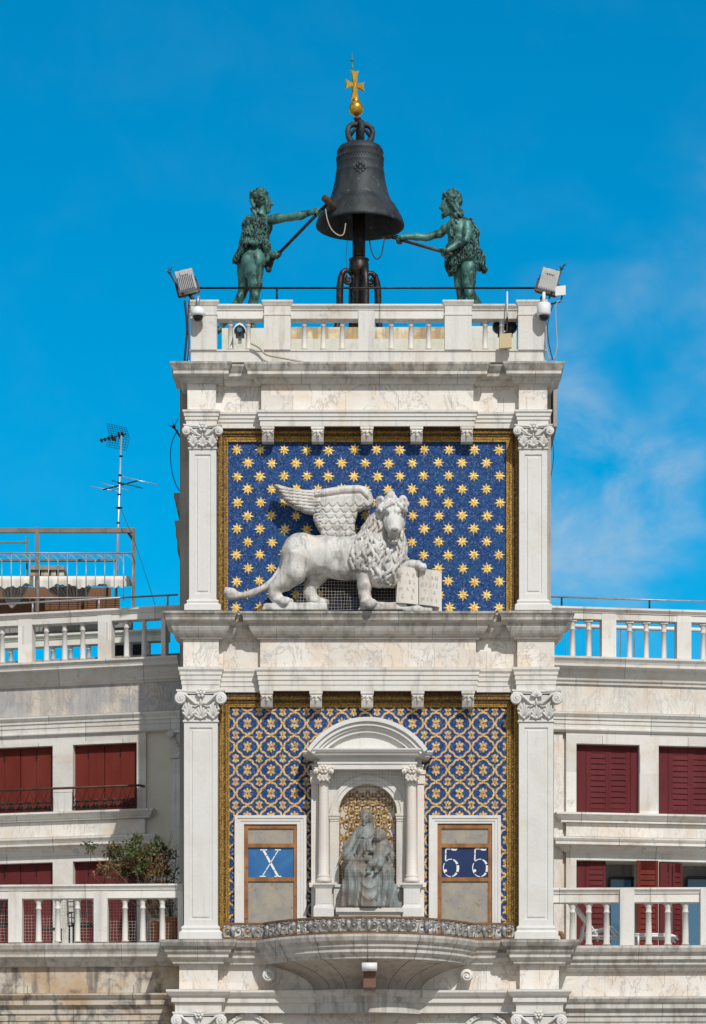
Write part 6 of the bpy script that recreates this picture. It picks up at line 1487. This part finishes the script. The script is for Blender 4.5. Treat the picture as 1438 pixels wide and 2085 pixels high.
for t in np.linspace(0, 1, 11): m_.tube([gp(0,t),gp(1,t)], .004, 4)
m_.build('grid_reflector', 'iron_dark', t_)
m_ = MB(); m_.bar(Q(204,897,YA-.5),Q(256,884,YA+.2), .022, .022)
for px, py, l in ((207,897,.10),(214,895,.10),(222,892.5,.12),(229,891,.2),(234,894,.13),(243,887,.2),(249,884,.14)): p = Q(px,py,YA-.4+(px-207)*.012); m_.box(p[0]-.022, p[0]+.022, p[1]-l, p[1]+l, p[2]-.014, p[2]+.014)
m_.build('boom', 'iron_black', t_)
m_ = MB(); m_.bar(Q(211,997,YA-.3),Q(285,977.5,YA+.5), .028, .028); m_.build('boom', 'iron_black', t_)
for (a, b), (c, d) in (((184,990),(245,1002)),((205,983),(262,999)),((228,978.5),(291,994)),((248,970),(320,987))):
    m_ = MB(); m_.smooth = True; m_.tube([Q(a,b,YA),Q(c,d,YA)], .010, 5); m_.build('dipole', 'aluminium' if a != 228 else 'iron_black', t_)
cable(((247,1036),(258,1064),(275,1105),(300,1180),(316,1232)), 6.2, .006, 'cable_dark', 'thin guy wire running from the aerial mast down to the roof edge')

# potted bush, its pots, chairs on the left balcony
YP2 = 1.15
t_ = thing('shrub', Q(318,1868,YP2), 'straggly green and brown shrub leaning out of a pot on the left balcony', 'shrub')
rs = np.random.RandomState(11); twigs = []; tips = []
base = Q(317,1868,YP2)
for i in range(70):
    c = Q(rs.normal(282,36), rs.normal(1752,18), YP2+rs.normal(0,.22)); mid = base*.45+c*.55+np.array((rs.normal(0,.08), rs.normal(0,.06), -.05)); tips.append((c, mid)); twigs.append((base+rs.normal(0,.03,3)*(1,1,0), mid, c))
m_ = MB(); m_.smooth = True
for a, b, c in twigs: m_.tube([a, a*.6+b*.4+(0,0,.05), b, c], [.014,.011,.008,.004], 4)
for i in range(140):
    c, md = tips[rs.randint(len(tips))]; e = c+rs.normal(0,.16,3)*(1.3,.8,.7); m_.tube([md*.4+c*.6, e], [.006,.003], 3)
m_.build('stem', 'twig', t_)
def leaves(name, mats, n, cx, cy, sx, sy, par, size=.05):
    m_ = MB()
    cl = [(rs.normal(cx, sx), rs.normal(cy, sy), rs.normal(0, .2)) for _ in range(26)]
    for i in range(n):
        k = cl[rs.randint(26)]; p = Q(k[0]+rs.normal(0,7.5), k[1]+rs.normal(0,6.0), YP2+k[2]+rs.normal(0,.08)); d = norm(rs.normal(size=3)+(0,-.3,.35)); s_ = norm(np.cross(d, rs.normal(size=3))); L = size*rs.uniform(.7, 1.5); W = L*.30
        m_.cur = rs.choice(len(mats)); m_.add([p, p+d*L*.5+s_*W, p+d*L, p+d*L*.5-s_*W], [(0,1,2,3)])
    return m_.build(name, mats, par)
leaves('foliage', ['leaf_olive', 'leaf_green', 'leaf_olive'], 2600, 280, 1745, 33, 17, t_, .058)
leaves('dry_foliage', ['leaf_brown', 'leaf_olive'], 2400, 279, 1755, 35, 17, t_, .060)
def pot(px, yt, yb, r0, r1, Y0, lab, inside=True):
    c = Q(px, yb, Y0); H = Z(yt,Y0)-Z(yb,Y0); t_ = thing('flower_pot', c, lab, 'pot', 'terracotta pots'); m_ = MB(); m_.smooth = True
    m_.lathe([(0,.0),(r0,0),(r1*.93,H*.8),(r1*.93,H*.81),(r1*1.06,H*.82),(r1*1.08,H),(r1*.95,H),(r1*.92,H*.9)], c, 24, cap=False); m_.build('pot', 'terracotta', t_)
    m_ = MB(); m_.lathe([(r1*.93,H*.9),(0,H*.9)], c, 20, cap=False); m_.build('soil', 'soil', t_)
pot(317, 1876, 1918, .085, .115, YP2, 'round terracotta pot holding the straggly shrub on the left balcony')
pot(349, 1868, 1918, .13, .16, YP2-.1, 'wide terracotta pot at the balcony end beside the tower')
t_ = thing('shrub', Q(349,1868,YP2-.1), 'small dark leafy plant in the wide pot beside the tower', 'shrub')
m_ = MB(); m_.smooth = True
for i in range(9): m_.tube([Q(349,1872,YP2-.1), Q(349+rs.normal(0,6),1845,YP2-.1+rs.normal(0,.05)), Q(346+rs.normal(0,9),1825+rs.normal(0,8),YP2-.1)], [.008,.006,.003], 4)
m_.build('stem', 'twig', t_)
m_ = MB()
for i in range(260):
    p = Q(rs.normal(345,9), rs.uniform(1770,1866), YP2-.1+rs.normal(0,.09)); d = norm(rs.normal(size=3)+(0,0,.3)); s_ = norm(np.cross(d, rs.normal(size=3))); L = rs.uniform(.04,.09); m_.add([p, p+d*L*.5+s_*L*.28, p+d*L, p+d*L*.5-s_*L*.28], [(0,1,2,3)])
m_.build('foliage', 'leaf_green', t_)
def iron_chair(px, Y0, ang, lab, lean=0.25, zb=None):
    zb = Z(1936,Y0); c = np.array((X(px,Y0), Y0, zb)); t_ = thing('garden_chair', c, lab, 'chair', 'black iron chairs on the left balcony'); ca, sa = math.cos(ang), math.sin(ang)
    W = lambda x, y, z: (c[0]+x*ca-y*sa, c[1]+x*sa+y*ca, zb+z)
    for x, y in ((-.22,-.2),(.22,-.2),(-.22,.2),(.22,.2)): m_ = MB(); m_.bar(W(x,y,0), W(x,y,.45), .028, .028); m_.build('leg', 'iron_black', t_)
    m_ = MB(); 
    for k in range(8): m_.bar(W(-.24,-.22+k*.063,.455), W(.24,-.22+k*.063,.455), .03, .012)
    m_.build('seat', 'iron_black', t_)
    m_ = MB(); bz = lambda z: .22+lean*(z-.46)
    for x in (-.23, .23): m_.bar(W(x,bz(.46),.46), W(x,bz(1.02),1.02), .03, .03)
    for z in np.linspace(.52, 1.02, 6): m_.bar(W(-.23,bz(z),z), W(.23,bz(z),z), .028, .014)
    for x in (-.115, 0, .115): m_.bar(W(x,bz(.52),.52), W(x,bz(1.02),1.02), .014, .028)
    m_.build('backrest', 'iron_black', t_)
    for x in (-.25, .25):
        m_ = MB(); m_.bar(W(x,.24,.68), W(x,-.22,.66), .035, .02); m_.bar(W(x,-.2,.45), W(x,-.2,.66), .02, .02); m_.build('armrest', 'iron_black', t_)
iron_chair(170, .95, R(15), 'black iron lattice chair beside the middle pier of the left balcony')
iron_chair(2, .95, R(-30), 'black iron lattice chair at the left edge of the picture')
t_ = thing('garden_table', Q(103,1936,.95), 'low black iron slatted table between the two black chairs', 'table'); zb = Z(1936,.95); xc = X(103,.95)
m_ = MB()
for k in range(6): m_.box(xc-.2, xc+.2, .77+k*.06, .81+k*.06, zb+.38, zb+.40)
m_.build('tabletop', 'iron_black', t_)
for x, y in ((-.18,.79),(.18,.79),(-.18,1.08),(.18,1.08)): m_ = MB(); m_.box(xc+x-.013, xc+x+.013, y-.013, y+.013, zb, zb+.379); m_.build('leg', 'iron_black', t_)

# ============ right palace
RP_ = Pl(1130, 2.5, -.15, 1300); RB = Pl(1130, .22, .03, 1300); XR = 1570
RBD = thing('stone_palace', RP_.w(RP_.u(1300), 0, 0), 'pale stone palace with louvred wine red shutters right of the clock tower', 'building')
def wall_right(m_):
    for a, b in ((1153,1173.5),(1303,1341),(1471,XR)): RP_.pbox(m_, a, b, 1494.5, 2020, 0, -.35)
    for a, b in ((1173.5,1303),(1341,1471)): RP_.pbox(m_, a, b, 1494.5, 1516.5, 0, -.35); RP_.pbox(m_, a, b, 1657, 1753, 0, -.35)
P_part(wall_right, 'wall', 'wing_stone', RBD)
P_part(lambda m_: (RP_.pbox(m_, 1118, 1153, 1490, 2020, -.10, -.35), RP_.pbox(m_, 1128, 1146, 1498, 2020, -.03, -.101)), 'pilaster', 'wing_frieze_pale', RBD)
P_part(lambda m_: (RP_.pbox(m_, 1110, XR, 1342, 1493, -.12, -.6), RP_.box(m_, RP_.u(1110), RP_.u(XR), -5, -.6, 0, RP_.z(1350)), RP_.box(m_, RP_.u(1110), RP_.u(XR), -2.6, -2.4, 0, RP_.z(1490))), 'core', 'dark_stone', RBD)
P_part(lambda m_: RP_.mould(m_, 1112, XR, [(.36,1339),(.36,1343),(.32,1349),(.30,1354),(.30,1359),(.20,1365),(.18,1372),(.14,1378),(.10,1384),(.09,1388),(.06,1390),(.05,1396)]), 'cornice', 'wing_stone', RBD)
P_part(lambda m_: RP_.mould(m_, 1112, XR, [(.01,1396.5),(.01,1452)]), 'frieze', 'wing_frieze_pale', RBD)
P_part(lambda m_: RP_.mould(m_, 1112, XR, [(.12,1452.5),(.12,1456),(.09,1461),(.07,1464),(.07,1468),(.05,1468.5),(.05,1477),(.035,1477.5),(.035,1485),(.06,1486),(.06,1489),(.02,1494)]), 'architrave', 'wing_stone', RBD)
P_part(lambda m_: RP_.mould(m_, 1152, XR, [(.22,1656),(.22,1660),(.18,1664),(.13,1669),(.11,1671),(.11,1676),(.02,1677.5)], ends='L'), 'sill', 'wing_stone', RBD)
P_part(lambda m_: RP_.mould(m_, 1156, XR, [(.03,1678),(.03,1705)], ends='L'), 'frieze', 'wing_frieze_pale', RBD)
P_part(lambda m_: RP_.mould(m_, 1152, XR, [(.28,1706),(.28,1709),(.26,1713),(.24,1716),(.24,1721),(.14,1726),(.09,1732),(.03,1736),(.02,1738)], ends='L'), 'ledge', 'wing_stone', RBD)
P_part(lambda m_: RB.mould(m_, 1122, XR, [(.34,1925),(.34,1930),(.31,1938),(.26,1943),(.24,1946),(.24,1953),(.18,1957),(.18,1964),(.13,1967),(.12,1972),(.09,1976),(.03,1979)], back=-3.4), 'balcony_floor', 'cornice_stone', RBD)
P_part(lambda m_: RB.mould(m_, 1122, XR, [(0,1979.5),(0,2029)], back=-.5), 'frieze', 'frieze_stone', RBD)
P_part(lambda m_: RB.mould(m_, 1122, XR, [(.26,2029.5),(.26,2033),(.22,2040),(.18,2044),(.18,2053),(.14,2054),(.10,2058),(.10,2068),(.07,2068.5),(.07,2080),(.05,2080.5),(.05,2110),(-.02,2111)], back=-.5), 'architrave', 'cornice_stone', RBD)
P_part(lambda m_: RB.box(m_, RB.u(1122), RB.u(XR), -.6, -.05, 0, RB.z(2105)), 'lower_wall', 'frieze_stone', RBD)
def louvre_leaf(m_, W, wd, h, slat0, slat1, plain, side):
    """a shutter leaf in local coordinates (x 0..wd, z 0..h); W maps to the world"""
    def bx(x0, x1, y0, y1, z0, z1): m_.hexa([W(x0,y0,z0),W(x1,y0,z0),W(x1,y1,z0),W(x0,y1,z0),W(x0,y0,z1),W(x1,y0,z1),W(x1,y1,z1),W(x0,y1,z1)])
    a, b = (plain, wd-.055) if side > 0 else (.055, wd-plain)
    for c0, c1 in ((0, a), (b, wd)):
        if c1-c0 > .15:
            k = (c0 if side > 0 else c0)+(c1-c0)*(.66 if side > 0 else .34); bx(c0, k-.004, 0, .035, 0, h); bx(k+.004, c1, .004, .035, 0, h)
        else: bx(c0+(.004 if c0 else 0), c1-(0 if c0 else .0), 0, .035, 0, h); bx(a, b, .002, .033, 0, .09); bx(a, b, .002, .033, h-.16, h); bx(a, b, .026, .034, .09, h-.16)
    n = max(3, int((h-.25)/.098)); dz = (h-.25)/n
    for i in range(n):
        z = .09+dz*i; m_.hexa([W(a,-.004,z+.006),W(b,-.004,z+.006),W(b,.026,z+.03),W(a,.026,z+.03),W(a,.012,z+dz-.004),W(b,.012,z+dz-.004),W(b,.026,z+dz-.002),W(a,.026,z+dz-.002)])
def leaf_at(pl, px, off, ang, wd, py0, py1, plain, side, parent, mat='shutter_wine', lab=None):
    z0, z1 = pl.z(py1, off, px), pl.z(py0, off, px); o = pl.u(px, off); ca, sa = math.cos(ang), math.sin(ang)
    m_ = MB(); louvre_leaf(m_, lambda x, y, z: pl.w(o+x*ca-0*y, off+x*sa-y, z0+z), wd, z1-z0, 0, 0, plain, side); s_ = m_.build('shutter', mat, parent)
    if lab: s_['label'] = lab
def reveal(pl, px0, px1, py0, py1, bld, depth=-.5):
    m_ = MB()
    for a, b in ((px0-.3,px0+.4),(px1-.4,px1+.3)): pl.box(m_, pl.u(a), pl.u(b), depth, -.002, pl.z(py1), pl.z(py0))
    pl.box(m_, pl.u(px0), pl.u(px1), depth+.01, -.004, pl.z(py0+.5), pl.z(py0-.3))
    return m_.build('window', 'wing_stone', bld)
for a, b in ((1173.5,1303),(1341,1471)):
    w_ = reveal(RP_, a, b, 1516.5, 1657, RBD, -.2); wd = (RP_.u(b,-.13)-RP_.u(a,-.13))/2-.006
    rf = (a+b)/2
    leaf_at(RP_, a+.8, -.13, 0, wd, 1514+(a-1173)*.024, 1656+(a-1173)*.024, .27, 1, w_); leaf_at(RP_, rf+.5, -.13, 0, wd, 1514+(a-1173)*.024, 1656+(a-1173)*.024, .27, -1, w_)
for i, (a, b) in enumerate(((1173.5,1303),(1341,1471))):
    w_ = reveal(RP_, a, b, 1753, 1940, RBD, -.9)
    if i == 0: leaf_at(RP_, 1174.5, -.12, R(3), .545, 1752, 1936, .24, 1, w_)
    else: leaf_at(RP_, 1344, .05, R(3), .22, 1757, 1936, .14, 1, w_); leaf_at(RP_, 1370, .06, R(-28), .24, 1757, 1936, .06, 1, w_)
    if i == 0: leaf_at(RP_, 1297, .06, R(4), .40, 1752, 1936, .07, 1, w_, 'shutter_red', 'brighter red louvred leaf folded over the pier')
    g0, g1 = ((1241,1302) if i == 0 else (1398,1470))
    m_ = MB(); o_ = -.45
    for c_, d_ in ((g0,g0+3),(g1-5,g1),((g0+g1)/2+14,(g0+g1)/2+18)): RP_.pbox(m_, c_, d_, 1786, 1940, o_, o_-.06, 1240 if i == 0 else 1420)
    RP_.pbox(m_, g0+3.05, g1-5.05, 1784, 1790, o_-.003, o_-.057, 1240 if i == 0 else 1420); m_.build('door_frame', 'iron_black', w_)
    P_part(lambda m_: RP_.pbox(m_, g0+3, (g0+g1)/2+14, 1790.5, 1940, o_-.02, o_-.04, 1240 if i == 0 else 1420), 'pane', 'door_glass', w_)
    P_part(lambda m_: RP_.pbox(m_, a-1, b+1, 1745, 1950, -.85, -.9), 'room', 'room_dark', w_)
# right balcony balustrade
t_ = thing('balustrade', RB.w(RB.u(1300), 0, RB.z(1924)), 'white stone balustrade of the right balcony with white deck chairs behind', 'balustrade')
RBs = Pl(1130, .22, -.03, 1300)
def rr_(m_): RB.mould(m_, 1122, XR, [(.08,1807),(.08,1811),(.05,1815),(.035,1818),(.035,1819.5),(.015,1820),(.015,1837)], back=-.22)
P_part(rr_, 'handrail', 'wing_stone', t_)
for a, b in ((1263,1292),(1427,1456)): P_part(lambda m_: RB.pbox(m_, a, b, 1807.5, 1924.5, .088, -.2), 'pier', 'marble', t_)
b0 = pl_baluster(RB, 1199, -.09, 1837, 1924.5, .055, 'marble', t_)
for px in (1166, 1235.5, 1321, 1360, 1396, 1490, 1530): pl_copy(RB, b0, 1199, px, -.09, t_)
# right roof balustrade, handrail, rear pipe rail
roof_bal(RP_, 'white stone balustrade along the roof edge of the right palace', (1112,XR), 1238.5, ((1226,1255),(1379,1408)), (1199,1166,1282,1316,1352,1432,1470,1508), .05, .06, 1340, 'wing_stone')
t_ = thing('handrail', RP_.w(RP_.u(1300), 0, RP_.z(1240)), 'thin grey pipe handrail above the right roof balustrade', 'railing')
zr = RP_.z(1219.5); P_part(lambda m_: setattr(m_, 'smooth', True) or m_.tube([RP_.w(RP_.u(1118),-.05,zr), RP_.w(RP_.u(XR),-.05,zr)], .017, 8), 'rail', 'galvanised', t_)
for px in (1145, 1324, 1503): P_part(lambda m_: setattr(m_, 'smooth', True) or m_.tube([RP_.w(RP_.u(px),-.05,RP_.z(1240)), RP_.w(RP_.u(px),-.05,zr)], .017, 8), 'post', 'iron_dark', t_)
RR = Pl(1130, 5.2, -.15, 1300)
t_ = thing('handrail', RR.w(RR.u(1300), 0, RR.z(1345)), 'white pipe rail with thin vertical wires seen behind the right roof balusters', 'railing')
P_part(lambda m_: setattr(m_, 'smooth', True) or m_.tube([RR.w(RR.u(1100),0,RR.z(1279)), RR.w(RR.u(XR),0,RR.z(1279))], .045, 8), 'rail', 'plastic_white', t_)
for i, px in enumerate(range(1152, 1570, 28)): P_part(lambda m_: m_.tube([RR.w(RR.u(px),0,RR.z(1282)), RR.w(RR.u(px),0,RR.z(1372))], .009, 4), 'wire', 'galvanised', t_)
# white deck chairs and a pipe on the right balcony
def deck_chair(pts_list, Y0, lab, cloth):
    P_ = [[Q(a, b, Y0) for a, b in pl_] for pl_ in pts_list]; t_ = thing('deck_chair', P_[0][-1], lab, 'deck chair', 'white deck chairs on the right balcony')
    for nm, pl_ in zip(('back_frame', 'seat_frame', 'armrest', 'leg'), P_):
        for dy in (0, .5):
            m_ = MB(); m_.smooth = True; m_.tube([p+(0,dy,0) for p in pl_], .019, 8); m_.build(nm, 'white_paint', t_)
    m_ = MB()
    for (a, b) in cloth: A, B_ = Q(*a, Y0), Q(*b, Y0); m_.add([A, A+(0,.5,0), B_+(0,.5,0), B_], [(0,1,2,3)]); m_.add([A+(0,0,-.01), A+(0,.5,-.01), B_+(0,.5,-.01), B_+(0,0,-.01)], [(0,1,2,3)])
    m_.build('sling', 'plastic_white', t_)
deck_chair((((1172,1842),(1222,1911)),((1186,1905),(1262,1907)),((1186,1901),(1247,1886),(1262,1905)),((1190,1880),(1184,1918))), .55, 'white folding deck chair with raised back beside the tower', (((1174,1846),(1220,1908)),))
deck_chair((((1293,1902),(1362,1902)),((1293,1906),(1380,1906)),((1362,1902),(1374,1906),(1381,1914)),((1300,1906),(1300,1926))), .55, 'white deck chair laid flat behind the right balusters', (((1296,1903),(1360,1903)),))
t_ = thing('pipe', Q(1143,1918,.1), 'short curved brown pipe beside the right tower pilaster base', 'pipe'); post_tube('bend', 'wicker', [Q(1137,1900,.1),Q(1143,1901,.1),Q(1146,1907,.1),Q(1147,1921,.1)], .045, t_, 10)
